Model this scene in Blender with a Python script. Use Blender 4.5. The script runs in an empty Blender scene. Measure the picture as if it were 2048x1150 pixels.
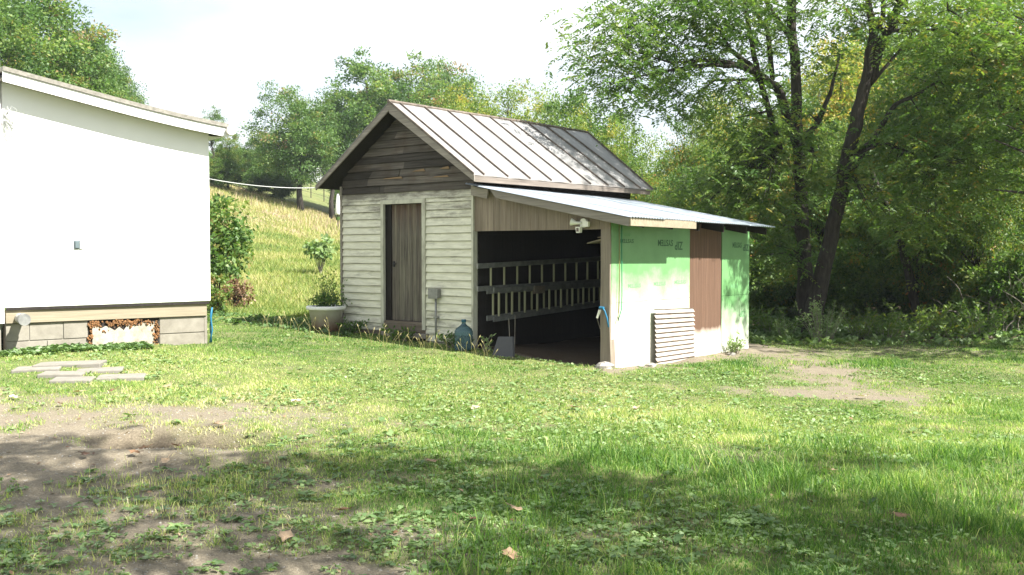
import bpy, math, random
import numpy as np
from mathutils import Vector, Matrix
R = math.radians
random.seed(4)
rng = np.random.default_rng(7)
S = bpy.context.scene
COL = S.collection

# ------------------------------------------------------------------ camera
CAM = np.array([0.0, 0.0, 1.6]); FPX = 2036.0; TILT = math.atan(75/2036.0)
cd = bpy.data.cameras.new('camera'); co = bpy.data.objects.new('camera', cd); COL.objects.link(co)
cd.sensor_width = 36; cd.lens = FPX/2048*36; cd.clip_start = .05; cd.clip_end = 3000
co.location = CAM; co.rotation_euler = (math.pi/2 - TILT, 0, 0)
S.camera = co
# ------------------------------------------------------------------ light
SUN_AZ = np.array([.87, -.49]); SUN_AZ = SUN_AZ/np.linalg.norm(SUN_AZ); SUN_EL = R(48)
W = bpy.data.worlds.new('World'); S.world = W; W.use_nodes = True
nt = W.node_tree; nt.nodes.clear()
sky = nt.nodes.new('ShaderNodeTexSky'); sky.sky_type = 'NISHITA'; sky.sun_disc = False
sky.sun_elevation = SUN_EL; sky.sun_rotation = math.atan2(SUN_AZ[0], SUN_AZ[1]); sky.air_density = 1.0; sky.dust_density = 2.0
tc = nt.nodes.new('ShaderNodeTexCoord'); mp = nt.nodes.new('ShaderNodeMapping'); mp.inputs['Scale'].default_value = (1.4, 1.4, 4.5)
ns = nt.nodes.new('ShaderNodeTexNoise'); ns.inputs['Scale'].default_value = 1.7; ns.inputs['Detail'].default_value = 6
rp = nt.nodes.new('ShaderNodeValToRGB'); rp.color_ramp.elements[0].position = .38; rp.color_ramp.elements[1].position = .62
rp.color_ramp.elements[0].color = (.35, .35, .35, 1); rp.color_ramp.elements[1].color = (.95, .95, .95, 1)
mx = nt.nodes.new('ShaderNodeMix'); mx.data_type = 'RGBA'; mx.inputs[7].default_value = (6.3, 6.6, 6.8, 1)
bg = nt.nodes.new('ShaderNodeBackground'); bg.inputs['Strength'].default_value = .062
wo = nt.nodes.new('ShaderNodeOutputWorld')
L = nt.links.new
L(tc.outputs['Generated'], mp.inputs[0]); L(mp.outputs[0], ns.inputs['Vector']); L(ns.outputs[0], rp.inputs[0])
L(rp.outputs[0], mx.inputs[0]); L(sky.outputs[0], mx.inputs[6]); L(mx.outputs[2], bg.inputs[0]); L(bg.outputs[0], wo.inputs[0])
sd = bpy.data.lights.new('sun', 'SUN'); so = bpy.data.objects.new('sun', sd); COL.objects.link(so)
sd.energy = 5.0; sd.angle = R(.53); sd.color = (1, .97, .92)
sv = Vector((SUN_AZ[0]*math.cos(SUN_EL), SUN_AZ[1]*math.cos(SUN_EL), math.sin(SUN_EL)))
so.rotation_euler = sv.to_track_quat('Z', 'Y').to_euler(); so.location = (30, -20, 40)
S.view_settings.view_transform = 'Standard'; S.view_settings.look = 'None'
S.view_settings.exposure = 1.75; S.view_settings.gamma = 1; S.view_settings.use_curve_mapping = False
S.render.engine = 'CYCLES'
try:
    S.cycles.max_bounces = 6; S.cycles.diffuse_bounces = 3; S.cycles.transparent_max_bounces = 8; S.cycles.transmission_bounces = 4
except Exception: pass

# ------------------------------------------------------------------ helpers
def ray(px, py):
    x = (px-1024)/FPX; y = (575-py)/FPX
    return np.array([x, math.cos(TILT)+y*math.sin(TILT), -math.sin(TILT)+y*math.cos(TILT)])
def P(px, py, Y):                       # the world point at depth Y seen at a pixel of the photograph
    r = ray(px, py); return CAM + r*(Y/r[1])
def tag(o, label=None, cat=None, group=None, kind=None):
    if label: o['label'] = label
    if cat: o['category'] = cat
    if group: o['group'] = group
    if kind: o['kind'] = kind
    return o
def thing(name, loc, rz, label, cat, group=None):
    o = bpy.data.objects.new(name, None); COL.objects.link(o); o.empty_display_size = .2
    o.location = loc; o.rotation_euler = (0, 0, rz)
    return tag(o, label, cat, group)
def link(name, me, parent=None):
    o = bpy.data.objects.new(name, me); COL.objects.link(o)
    if parent is not None: o.parent = parent
    return o
class MB:
    def __init__(s): s.v = []; s.f = []
    def add(s, vs, fs):
        n = len(s.v); s.v += [tuple(p) for p in vs]; s.f += [tuple(i+n for i in q) for q in fs]; return s
    def box(s, x0, x1, y0, y1, z0, z1):
        v = [(x, y, z) for z in (z0, z1) for (x, y) in ((x0, y0), (x1, y0), (x1, y1), (x0, y1))]
        return s.add(v, [(3, 2, 1, 0), (4, 5, 6, 7), (0, 1, 5, 4), (1, 2, 6, 5), (2, 3, 7, 6), (3, 0, 4, 7)])
    def hexa(s, b, t):                  # bottom quad, top quad
        return s.add(list(b)+list(t), [(3, 2, 1, 0), (4, 5, 6, 7), (0, 1, 5, 4), (1, 2, 6, 5), (2, 3, 7, 6), (3, 0, 4, 7)])
    def bar(s, a, b, w, h, up=(0, 0, 1)):
        a = Vector(a); b = Vector(b); d = (b-a).normalized(); u = Vector(up); sx = d.cross(u).normalized(); u = sx.cross(d).normalized()
        q = [(-w/2, -h/2), (w/2, -h/2), (w/2, h/2), (-w/2, h/2)]
        return s.hexa([a+sx*i+u*j for i, j in q], [b+sx*i+u*j for i, j in q])
    def tube(s, pts, rs, n=8, cap=True):
        pts = [Vector(p) for p in pts]
        if not hasattr(rs, '__len__'): rs = [rs]*len(pts)
        base = len(s.v); u = None
        for i, p in enumerate(pts):
            d = (pts[min(i+1, len(pts)-1)]-pts[max(i-1, 0)]).normalized()
            if u is None: u = d.orthogonal().normalized()
            u = (u-d*u.dot(d)).normalized(); w = d.cross(u)
            for k in range(n):
                a = 2*math.pi*k/n; s.v.append(tuple(p+(u*math.cos(a)+w*math.sin(a))*rs[i]))
        for i in range(len(pts)-1):
            for k in range(n):
                k2 = (k+1) % n; s.f.append((base+i*n+k, base+i*n+k2, base+(i+1)*n+k2, base+(i+1)*n+k))
        if cap:
            s.f.append(tuple(base+k for k in reversed(range(n)))); s.f.append(tuple(base+(len(pts)-1)*n+k for k in range(n)))
        return s
    def lathe(s, prof, n=24, c=(0, 0, 0), sy=1):
        base = len(s.v)
        for r, z in prof:
            for k in range(n):
                a = 2*math.pi*k/n; s.v.append((c[0]+r*math.cos(a), c[1]+sy*r*math.sin(a), c[2]+z))
        for i in range(len(prof)-1):
            for k in range(n):
                k2 = (k+1) % n; s.f.append((base+i*n+k, base+i*n+k2, base+(i+1)*n+k2, base+(i+1)*n+k))
        return s
    def build(s, name, mat, parent=None, smooth=False, bevel=0, label=None, kind=None):
        me = bpy.data.meshes.new(name); me.from_pydata(s.v, [], s.f); me.materials.append(mat)
        if smooth: me.polygons.foreach_set('use_smooth', [True]*len(me.polygons))
        me.update(); o = link(name, me, parent)
        if bevel:
            m = o.modifiers.new('bevel', 'BEVEL'); m.width = bevel; m.segments = 2; m.limit_method = 'ANGLE'
        return tag(o, label, None, None, kind)
def np_mesh(name, V, F, mat, attrs=None):
    me = bpy.data.meshes.new(name); V = np.asarray(V, np.float32); F = np.asarray(F, np.int32); k = F.shape[1]
    me.vertices.add(len(V)); me.vertices.foreach_set('co', V.ravel())
    me.loops.add(F.size); me.loops.foreach_set('vertex_index', F.ravel())
    me.polygons.add(len(F)); me.polygons.foreach_set('loop_start', np.arange(0, F.size, k, dtype=np.int32))
    me.update(calc_edges=True)
    for nme, (dom, arr) in (attrs or {}).items():
        a = me.attributes.new(nme, 'FLOAT', dom); a.data.foreach_set('value', np.asarray(arr, np.float32))
    me.materials.append(mat); return me
def hash2(i, j, s=0):
    v = np.sin(i*127.1+j*311.7+s*74.7)*43758.5453; return v-np.floor(v)
def vnoise(x, y, f, s=0):
    x = np.asarray(x)*f; y = np.asarray(y)*f; i = np.floor(x); j = np.floor(y); u = x-i; v = y-j
    u = u*u*(3-2*u); v = v*v*(3-2*v)
    return (hash2(i, j, s)*(1-u)+hash2(i+1, j, s)*u)*(1-v)+(hash2(i, j+1, s)*(1-u)+hash2(i+1, j+1, s)*u)*v
def fbm(x, y, f, s=0): return .5*vnoise(x, y, f, s)+.3*vnoise(x, y, f*2.1, s+1)+.2*vnoise(x, y, f*4.3, s+2)
def sst(a, b, x):
    t = np.clip((np.asarray(x, float)-a)/(b-a), 0, 1); return t*t*(3-2*t)

# ------------------------------------------------------------------ materials
class N:
    def __init__(s, name):
        s.m = bpy.data.materials.new(name); s.m.use_nodes = True; s.t = s.m.node_tree; s.t.nodes.clear()
        s.out = s.t.nodes.new('ShaderNodeOutputMaterial'); s.p = s.t.nodes.new('ShaderNodeBsdfPrincipled')
        s.t.links.new(s.p.outputs[0], s.out.inputs[0]); s.tc = s.t.nodes.new('ShaderNodeTexCoord')
    def n(s, k): return s.t.nodes.new(k)
    def l(s, a, b): s.t.links.new(a, b)
    def noise(s, scale=(1, 1, 1), sc=1, det=4, rough=.6, src='Object', dist=0):
        m = s.n('ShaderNodeMapping'); m.inputs['Scale'].default_value = scale; s.l(s.tc.outputs[src], m.inputs[0])
        q = s.n('ShaderNodeTexNoise'); q.inputs['Scale'].default_value = sc; q.inputs['Detail'].default_value = det
        q.inputs['Roughness'].default_value = rough; q.inputs['Distortion'].default_value = dist
        s.l(m.outputs[0], q.inputs['Vector']); return q.outputs[0]
    def ramp(s, f, st):
        r = s.n('ShaderNodeValToRGB'); e = r.color_ramp.elements
        while len(e) < len(st): e.new(.5)
        for i, (p, c) in enumerate(st):
            e[i].position = p; e[i].color = (*(c if hasattr(c, '__len__') else (c, c, c)), 1)
        s.l(f, r.inputs[0]); return r.outputs[0]
    def mix(s, f, a, b, mode='MIX'):
        m = s.n('ShaderNodeMix'); m.data_type = 'RGBA'; m.blend_type = mode
        for i, v in ((0, f), (6, a), (7, b)):
            if hasattr(v, 'is_linked'): s.l(v, m.inputs[i])
            elif hasattr(v, '__len__'): m.inputs[i].default_value = (*v, 1)
            else: m.inputs[i].default_value = v if i == 0 else (v, v, v, 1)
        return m.outputs[2]
    def math(s, op, a, b=0, clamp=False):
        m = s.n('ShaderNodeMath'); m.operation = op; m.use_clamp = clamp
        for i, v in enumerate((a, b)):
            if hasattr(v, 'is_linked'): s.l(v, m.inputs[i])
            else: m.inputs[i].default_value = v
        return m.outputs[0]
    def rnd(s):
        return s.n('ShaderNodeObjectInfo').outputs['Random']
    def xyz(s, i):
        q = s.n('ShaderNodeSeparateXYZ'); s.l(s.tc.outputs['Object'], q.inputs[0]); return q.outputs[i]
    def attr(s, name):
        a = s.n('ShaderNodeAttribute'); a.attribute_name = name; return a.outputs['Fac']
    def fin(s, col, rough=.8, metal=0, bump=None, bs=.3, bd=.01, spec=.3):
        if hasattr(col, 'is_linked'): s.l(col, s.p.inputs['Base Color'])
        else: s.p.inputs['Base Color'].default_value = (*col, 1)
        if hasattr(rough, 'is_linked'): s.l(rough, s.p.inputs['Roughness'])
        else: s.p.inputs['Roughness'].default_value = rough
        s.p.inputs['Metallic'].default_value = metal; s.p.inputs['Specular IOR Level'].default_value = spec
        if bump is not None:
            b = s.n('ShaderNodeBump'); b.inputs['Strength'].default_value = bs; b.inputs['Distance'].default_value = bd
            s.l(bump, b.inputs['Height']); s.l(b.outputs[0], s.p.inputs['Normal'])
        return s.m
def wood(name, dark, light, axis, warm=None, rough=.85, rv=.35):
    """weathered timber, grain along the given axis"""
    n = N(name); sc = [38, 38, 38]; sc[axis] = 1.6; sc2 = [9, 9, 9]; sc2[axis] = .7
    g = n.noise(tuple(sc), 1, 6, .65); g2 = n.noise(tuple(sc2), 1, 4, .6)
    c = n.ramp(g, [(.3, dark), (.72, light)])
    c = n.mix(n.ramp(g2, [(.35, 0.0), (.7, .75)]), c, tuple(x*.55 for x in light), 'MIX')
    if warm: c = n.mix(n.ramp(n.noise((2, 2, 2), 1.3, 4), [(.5, 0.0), (.75, .7)]), c, warm)
    c = n.mix(n.math('MULTIPLY', n.rnd(), rv), c, tuple(x*.45 for x in dark))
    c = n.mix(n.math('MULTIPLY', n.attr('lap_grime_shade'), .85, True), c, tuple(x*.4 for x in dark))
    return n.fin(c, rough, 0, g, .5, .006)
M = {}
# faded and flaking cream paint on clapboard
n = N('flaking_paint'); g = n.noise((1.5, 30, 42), 1, 6, .7); blot = n.noise((1.2, 3, 5), 1.4, 6, .7); z = n.xyz(2)
paint = n.ramp(n.noise((2, 2, 9), 1.7, 5), [(.3, (.62, .60, .48)), (.7, (.78, .76, .63))])
bare = n.ramp(g, [(.3, (.10, .088, .07)), (.7, (.27, .25, .21))])
hi = n.math('MULTIPLY', n.math('SUBTRACT', z, 2.02), 1.2, True); lo = n.math('MULTIPLY', n.math('SUBTRACT', .72, z), .75, True)
wear = n.math('ADD', n.math('ADD', hi, lo), n.math('MULTIPLY', n.math('SUBTRACT', blot, .5), 2.4))
wear = n.math('ADD', wear, n.math('MULTIPLY', n.math('SUBTRACT', g, .5), 1.1)); wear = n.math('ADD', wear, n.math('MULTIPLY', n.math('SUBTRACT', n.rnd(), .5), .25))
paint = n.mix(n.ramp(n.noise((3, 3, 30), 1, 5), [(.45, 0.0), (.8, .5)]), paint, (.36, .34, .28))
M['paint'] = n.fin(n.mix(n.math('MULTIPLY', n.attr('lap_grime_shade'), .9, True), n.mix(n.ramp(wear, [(.2, 0.0), (.8, 1.0)]), paint, bare), (.055, .045, .035)), .75, 0, g, .35, .004)
n = N('trim_paint'); g = n.noise((8, 30, 3), 1, 6, .7)
M['trimpaint'] = n.fin(n.mix(n.ramp(g, [(.45, 0.0), (.7, .8)]), (.52, .51, .42), (.2, .18, .15)), .75, 0, g, .3, .004)
M['gable'] = wood('charred_grey_clapboard', (.018, .015, .013), (.23, .20, .165), 0, (.085, .055, .038), rv=.8)
M['gablebare'] = wood('split_bare_wood', (.17, .11, .06), (.42, .28, .16), 0)
M['rake'] = wood('weathered_grey_board', (.16, .14, .12), (.38, .34, .29), 0, rv=.25)
M['rakey'] = wood('weathered_grey_fascia', (.09, .075, .062), (.26, .22, .185), 1, rv=.25)
M['plank'] = wood('tan_grey_plank', (.15, .115, .085), (.33, .27, .205), 2, rv=.25)
M['post'] = wood('grey_brown_post', (.15, .12, .09), (.33, .28, .22), 2, rv=.1)
M['dark'] = wood('old_wood_and_shade', (.010, .008, .007), (.035, .028, .023), 2)  # old timber, near black: the shade of the lean-to interior darkened into its colour
M['beam'] = wood('brown_sill_timber', (.12, .09, .07), (.28, .23, .18), 0)
# door: brown stained top, grey streaked lower
n = N('door_planks'); g = n.noise((42, 42, 1.6), 1, 6, .7); z = n.xyz(2); g2 = n.noise((14, 14, .9), 1, 5, .7)
c = n.ramp(g, [(.3, (.035, .028, .022)), (.7, (.19, .165, .135))])
t = n.math('ADD', n.math('MULTIPLY', n.math('SUBTRACT', z, 1.85), 2.2), n.math('MULTIPLY', n.math('SUBTRACT', g2, .5), 2.5), True)
c = n.mix(n.math('MULTIPLY', t, .8), c, (.075, .036, .022)); c = n.mix(n.ramp(g2, [(.5, 0.0), (.7, .7)]), c, (.24, .225, .165))
M['door'] = n.fin(c, .85, 0, g, .5, .006)
# painted standing seam metal, chalky with rust
n = N('chalky_roof_metal'); a = n.noise((1, 1, 1), 2.2, 7, .7); st = n.noise((.5, 9, .5), 1, 5, .6)
c = n.ramp(st, [(.3, (.18, .175, .168)), (.7, (.29, .285, .275))])
c = n.mix(n.ramp(a, [(.6, 0.0), (.8, .45)]), c, (.27, .18, .13))
zz = n.xyz(2); edge = n.math('ADD', n.math('MULTIPLY', n.math('SUBTRACT', 2.80, zz), 4), n.math('MULTIPLY', n.math('SUBTRACT', a, .5), 2), True)
c = n.mix(n.math('MULTIPLY', edge, .5), c, (.25, .19, .15))
M['roof'] = n.fin(c, .5, .15, a, .12, .01, .4)
n = N('rusty_seam'); a = n.noise((4, 4, 4), 3, 5); M['seam'] = n.fin(n.ramp(a, [(.35, (.085, .07, .058)), (.7, (.18, .145, .115))]), .8)
n = N('galvanised_corrugated'); a = n.noise((1.5, .8, 1), 2, 5); s2 = n.noise((.6, 12, 1), 1, 5)
M['galv'] = n.fin(n.mix(n.ramp(s2, [(.5, 0.0), (.8, .5)]), n.ramp(a, [(.3, (.36, .41, .46)), (.7, (.50, .55, .60))]), (.42, .42, .42)), .42, .55, a, .05, .01, .5)
n = N('rosy_corrugated'); a = n.noise((3, 3, 3), 2, 5); M['vent'] = n.fin(n.ramp(a, [(.35, (.30, .25, .22)), (.65, (.42, .37, .33))]), .55, .1)
# green sheathing, paler downwards: fading plus sun glare painted into the colour
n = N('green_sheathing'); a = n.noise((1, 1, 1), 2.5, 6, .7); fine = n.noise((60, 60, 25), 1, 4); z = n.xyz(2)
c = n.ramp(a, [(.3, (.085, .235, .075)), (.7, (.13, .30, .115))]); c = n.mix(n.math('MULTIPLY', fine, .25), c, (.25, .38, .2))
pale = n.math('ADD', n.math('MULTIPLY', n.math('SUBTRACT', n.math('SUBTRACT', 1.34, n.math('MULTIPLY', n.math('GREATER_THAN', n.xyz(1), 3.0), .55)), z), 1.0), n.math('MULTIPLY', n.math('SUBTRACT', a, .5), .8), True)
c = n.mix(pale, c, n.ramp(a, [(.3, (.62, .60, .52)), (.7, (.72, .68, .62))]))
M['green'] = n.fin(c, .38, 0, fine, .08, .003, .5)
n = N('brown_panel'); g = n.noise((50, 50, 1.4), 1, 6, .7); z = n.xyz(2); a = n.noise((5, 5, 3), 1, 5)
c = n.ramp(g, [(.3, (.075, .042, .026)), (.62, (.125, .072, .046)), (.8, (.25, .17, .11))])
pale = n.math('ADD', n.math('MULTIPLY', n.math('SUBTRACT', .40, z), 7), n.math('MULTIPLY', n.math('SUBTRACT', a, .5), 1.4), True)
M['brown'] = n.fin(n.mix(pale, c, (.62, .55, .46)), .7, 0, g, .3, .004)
n = N('print_ink'); M['ink'] = n.fin((.05, .12, .06), .7)
n = N('print_ink_faint'); M['inkpale'] = n.fin((.15, .34, .15), .7)
n = N('white_wall_board'); a = n.noise((1, 1, 1), 1.3, 5); M['white'] = n.fin(n.ramp(a, [(.3, (.76, .76, .75)), (.7, (.80, .80, .79))]), .6)
n = N('white_trim'); a = n.noise((1, 1, 1), 3, 5); M['whitetrim'] = n.fin(n.ramp(a, [(.3, (.70, .70, .68)), (.7, (.80, .80, .78))]), .5)
n = N('roof_edge_shingle'); a = n.noise((4, 4, 4), 5, 5); M['shingle'] = n.fin(n.ramp(a, [(.3, (.14, .13, .11)), (.7, (.27, .255, .22))]), .9, 0, a, .5, .01)
n = N('concrete_block'); a = n.noise((1, 1, 1), 3.5, 6, .7); f = n.noise((1, 1, 1), 70, 4)
c = n.ramp(a, [(.3, (.15, .135, .105)), (.65, (.27, .25, .205))]); c = n.mix(n.math('MULTIPLY', n.rnd(), .35), c, (.2, .18, .15))
M['block'] = n.fin(c, .9, 0, f, .5, .004)
n = N('mortar'); M['slabdark'] = N('dark_slab').fin((.07, .07, .075), .8); M['outlet'] = N('outlet_box').fin((.10, .13, .14), .5); M['mortar'] = n.fin((.27, .25, .21), .95)
M['sillbeam'] = wood('pale_sill_timber', (.20, .17, .115), (.36, .31, .22), 0, rv=.05)
n = N('weathered_foam_board'); a = n.noise((1, 1, 1), 9, 6, .7); M['foamboard'] = n.fin(n.ramp(a, [(.3, (.22, .19, .14)), (.6, (.38, .35, .29))]), .9, 0, a, .5, .01)
n = N('expanding_foam'); a = n.noise((1, 1, 1), 25, 5, .7); M['foam'] = n.fin(n.ramp(a, [(.3, (.08, .04, .02)), (.6, (.26, .13, .05)), (.8, (.42, .26, .12))]), .9, 0, a, .8, .01)
n = N('paver_concrete'); a = n.noise((1, 1, 1), 6, 6, .7); M['paver'] = n.fin(n.mix(n.math('MULTIPLY', n.rnd(), .3), n.ramp(a, [(.3, (.14, .13, .105)), (.7, (.22, .205, .175))]), (.15, .14, .12)), .9, 0, a, .4, .006)
n = N('grey_metal'); a = n.noise((1, 1, 1), 12, 4); M['metal'] = n.fin(n.ramp(a, [(.3, (.17, .17, .165)), (.7, (.30, .30, .285))]), .45, .4)
n = N('aluminium'); M['alu'] = n.fin((.36, .35, .22), .45, .4)
n = N('plastic_white'); M['plastic'] = n.fin((.75, .74, .66), .4)
n = N('tub_plastic'); a = n.noise((1, 1, 1), 6, 5); z = n.xyz(2)
M['tub'] = n.fin(n.mix(n.math('MULTIPLY', n.math('SUBTRACT', n.math('ADD', .16, n.math('MULTIPLY', a, .25)), z), 4, True), (.44, .42, .37), (.24, .14, .09)), .6)
n = N('black_plastic'); M['black'] = n.fin((.02, .02, .02), .4)
n = N('sensor_lens'); M['lens'] = n.fin((.10, .07, .05), .25)
n = N('blue_plastic'); M['blue'] = n.fin((.02, .14, .25), .45)
n = N('green_cord'); M['cordgreen'] = n.fin((.03, .22, .11), .5)
n = N('brown_cord'); M['cordbrown'] = n.fin((.22, .16, .05), .6)
n = N('wire_grey'); M['wire'] = n.fin((.42, .43, .40), .6)
n = N('jug_plastic'); n.p.inputs['Transmission Weight'].default_value = .75; n.p.inputs['IOR'].default_value = 1.2; M['jug'] = n.fin((.16, .27, .32), .2, spec=.5)
n = N('soil'); a = n.noise((1, 1, 1), 30, 5); M['soil'] = n.fin(n.ramp(a, [(.3, (.04, .028, .018)), (.7, (.10, .07, .045))]), .95, 0, a, .6, .01)
n = N('stone'); a = n.noise((1, 1, 1), 14, 5); M['stone'] = n.fin(n.ramp(a, [(.3, (.17, .16, .14)), (.7, (.33, .31, .27))]), .9, 0, a, .5, .01)
n = N('bark'); a = n.noise((22, 22, 4), 1, 6, .7); b = n.noise((1, 1, 1), 2, 3)
M['bark'] = n.fin(n.mix(n.ramp(b, [(.45, 0.0), (.7, .5)]), n.ramp(a, [(.3, (.014, .011, .009)), (.7, (.075, .062, .05))]), (.035, .038, .026)), .95, 0, a, 1, .03)
n = N('pale_bark'); a = n.noise((22, 22, 4), 1, 6, .7); M['palebark'] = n.fin(n.ramp(a, [(.3, (.12, .10, .08)), (.7, (.30, .27, .22))]), .95, 0, a, .6, .01)
n = N('red_roof'); M['redroof'] = n.fin((.18, .07, .05), .8)
n = N('far_house_siding'); M['farside'] = n.fin((.36, .38, .36), .7)
def leafmat(name, stops, trans=.38, rough=.5, objvar=.18):
    n = N(name); t = n.attr('tint'); t2 = n.math('ADD', t, n.math('MULTIPLY', n.math('SUBTRACT', n.rnd(), .5), objvar))
    c = n.ramp(t2, stops); n.l(c, n.p.inputs['Base Color']); n.p.inputs['Roughness'].default_value = rough; n.p.inputs['Specular IOR Level'].default_value = .35
    tr = n.n('ShaderNodeBsdfTranslucent'); n.l(n.mix(1.0, c, (1.32, 1.5, .68), 'MULTIPLY'), tr.inputs[0])
    m = n.n('ShaderNodeMixShader'); m.inputs[0].default_value = trans; n.l(n.p.outputs[0], m.inputs[1]); n.l(tr.outputs[0], m.inputs[2]); n.l(m.outputs[0], n.out.inputs[0])
    return n.m
M['leaf'] = leafmat('summer_leaf', [(0, (.044, .095, .026)), (.42, (.095, .168, .04)), (.75, (.165, .22, .05)), (.92, (.26, .23, .04)), (1, (.34, .16, .05))], .45)
M['leafyel'] = leafmat('yellowing_leaf', [(0, (.08, .14, .03)), (.4, (.16, .225, .045)), (.75, (.32, .32, .06)), (1, (.46, .28, .07))], .42)
M['leafdull'] = leafmat('dull_leaf', [(0, (.05, .10, .03)), (.5, (.10, .18, .045)), (.85, (.18, .24, .055)), (1, (.28, .18, .08))], .38)
M['weed'] = leafmat('broad_weed', [(0, (.06, .115, .04)), (.5, (.13, .21, .075)), (1, (.24, .32, .13))], .3, .45)
M['grass'] = leafmat('grass_blade', [(0, (.05, .125, .022)), (.36, (.155, .27, .058)), (.6, (.33, .40, .125)), (.84, (.54, .52, .25)), (1, (.60, .50, .36))], .45, .55, 0)
M['dry'] = leafmat('dry_grass', [(0, (.12, .19, .04)), (.35, (.25, .29, .07)), (.6, (.40, .38, .14)), (.85, (.46, .37, .22)), (1, (.42, .30, .24))], .3, .6, 0)
M['dead'] = leafmat('dead_leaf', [(0, (.07, .035, .02)), (.5, (.19, .11, .06)), (.85, (.36, .26, .17)), (1, (.5, .43, .33))], .15, .6)

# ------------------------------------------------------------------ terrain
def lean(x, y, a, b, c, d):     # soft ellipse mask
    return np.exp(-(((x-a)/c)**2+((y-b)/d)**2))
SH_O = np.array([-.556, 15.245]); SH_A = R(-39.5)
HO = np.array([-4.3, 14.4]); HA = R(38.3)
def to_shed(x, y):
    dx = x-SH_O[0]; dy = y-SH_O[1]; c, s = math.cos(SH_A), math.sin(SH_A)
    return dx*c+dy*s, -dx*s+dy*c
def to_house(x, y):
    dx = x-HO[0]; dy = y-HO[1]; c, s = math.cos(HA), math.sin(HA)
    return dx*c+dy*s, -dx*s+dy*c
def gz(x, y):
    x = np.asarray(x, float); y = np.asarray(y, float)
    xc = np.clip(x, -6, 5); yc = np.clip(y, 5, 19)
    b = (-.045*(xc-1.3)+.022*(yc-13.7))*sst(7, 12.5, y)
    m = sst(.10, -.10, x/np.maximum(y, 1))
    h = .064*np.clip(y-18.5, 0, 95)*m*sst(16, 27, y)
    h = h+.22*np.clip(-x-8.3, 0, 11)*sst(26, 50, y)*sst(-.1, -.2, x/np.maximum(y, 1))+.05*np.clip(-x-9, 0, 60)*sst(14, 30, y)
    pr = np.sqrt(((x+2.75)/1.0)**2+((y-8.4)/.45)**2)+.25*(fbm(x, y, 2.5, 17)-.5); pit = -.17*sst(1.0, .45, pr)+.06*lean(x, y, -2.6, 7.75, 1.2, .22)+.03*lean(x, y, -2.9, 9.0, 1, .2)+.03*lean(x, y, -3.2, 9.4, 1.2, .3)
    fine = (fbm(x, y, .9, 3)-.5)*.07+(fbm(x, y, 3.3, 8)-.5)*.03
    far = sst(18, 60, y)*(fbm(x, y, .08, 5)-.5)*.9
    return b+h+pit+fine*sst(3, 5, np.hypot(x, y))+far
def dirt(x, y):
    n1 = fbm(x, y, .8, 11); n2 = fbm(x, y, 3.0, 13)
    d = 1.35*lean(x, y, -3.7, 8.0, 2.1, 1.45)+.8*lean(x, y, -5.3, 9.3, 2, 1.2)+.55*lean(x, y, -2.2, 9.6, 1.5, .6)
    d = d+1.05*lean(x, y, 4.4, 14.4, .9, 2.6)+.95*lean(x, y, 3.6, 12.2, 1.5, .5)+.5*lean(x, y, 6, 17, 3, .8)
    d = d+.75*lean(x, y, -1.2, 5.0, 1.6, .45)+.7*lean(x, y, -.1, 5.7, .8, .3)+.7*lean(x, y, -1.9, 6.0, 1.0, .4)+.6*lean(x, y, -1.0, 7.0, .9, .25)+.25*lean(x, y, 1.7, 8, 1, .6)+.62*lean(x, y, -3.5, 6.2, 1.6, 1.1)+.55*lean(x, y, -1.9, 5.2, 1.2, .7)
    sx, sy = to_shed(x, y)
    ins = ((sx > -.2) & (sx < 2.43) & (sy > -.05) & (sy < 5))*2.0
    nearw = .9*np.exp(-((sx-2.6)/.3)**2)*((sy > -.5) & (sy < 4.6))
    return np.clip((d+nearw)*(.55+.9*n1)+(n2-.5)*1.25+(fbm(x, y, 8.0, 19)-.5)*.8-.10, 0, 1.2)+ins
def axis_pts(lo, hi, n, c, w):
    t = np.linspace(-1, 1, n); v = np.sinh(t*4.2)/math.sinh(4.2)
    return np.where(v < 0, c+(c-lo)*v*1.0, c+(hi-c)*v)+0*w
xs = np.unique(np.concatenate([np.arange(-9, 9, .075), -9-np.cumsum(np.linspace(.1, 4, 60)), 9+np.cumsum(np.linspace(.1, 4, 60))]))
ys = np.unique(np.concatenate([np.arange(3.5, 19, .08), 3.5-np.cumsum(np.linspace(.15, 3, 30)), 19+np.cumsum(np.linspace(.1, 5, 75))]))
GX, GY = np.meshgrid(xs, ys); GZ = gz(GX, GY); nx, ny = len(xs), len(ys)
V = np.stack([GX.ravel(), GY.ravel(), GZ.ravel()], 1)
I = (np.arange(ny-1)[:, None]*nx+np.arange(nx-1)[None]).ravel()
F = np.stack([I, I+1, I+1+nx, I+nx], 1)
n = N('lawn_soil'); dm = n.attr('dirt'); a = n.noise((1, 1, 1), 5, 7, .7); f = n.noise((1, 1, 1), 60, 5, .7); lg = n.noise((1, 1, 1), .5, 5)
soil = n.ramp(f, [(.3, (.10, .082, .055)), (.55, (.195, .165, .115)), (.75, (.31, .27, .19))]); soil = n.mix(n.ramp(a, [(.45, 0.0), (.7, .55)]), soil, (.13, .107, .082))
turf = n.ramp(a, [(.3, (.055, .085, .02)), (.55, (.10, .12, .035)), (.75, (.18, .16, .07))]); turf = n.mix(n.ramp(lg, [(.45, 0.0), (.65, .6)]), turf, (.17, .17, .06))
fd = n.attr('forest_and_shade'); col = n.mix(n.math('MULTIPLY', dm, 1, True), turf, soil); col = n.mix(n.math('MULTIPLY', fd, 1, True), col, n.ramp(f, [(.3, (.03, .022, .014)), (.7, (.11, .075, .045))]))
bmp = n.math('ADD', f, n.math('MULTIPLY', a, 1.5))
M['ground'] = n.fin(col, .95, 0, bmp, .7, .02)
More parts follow.
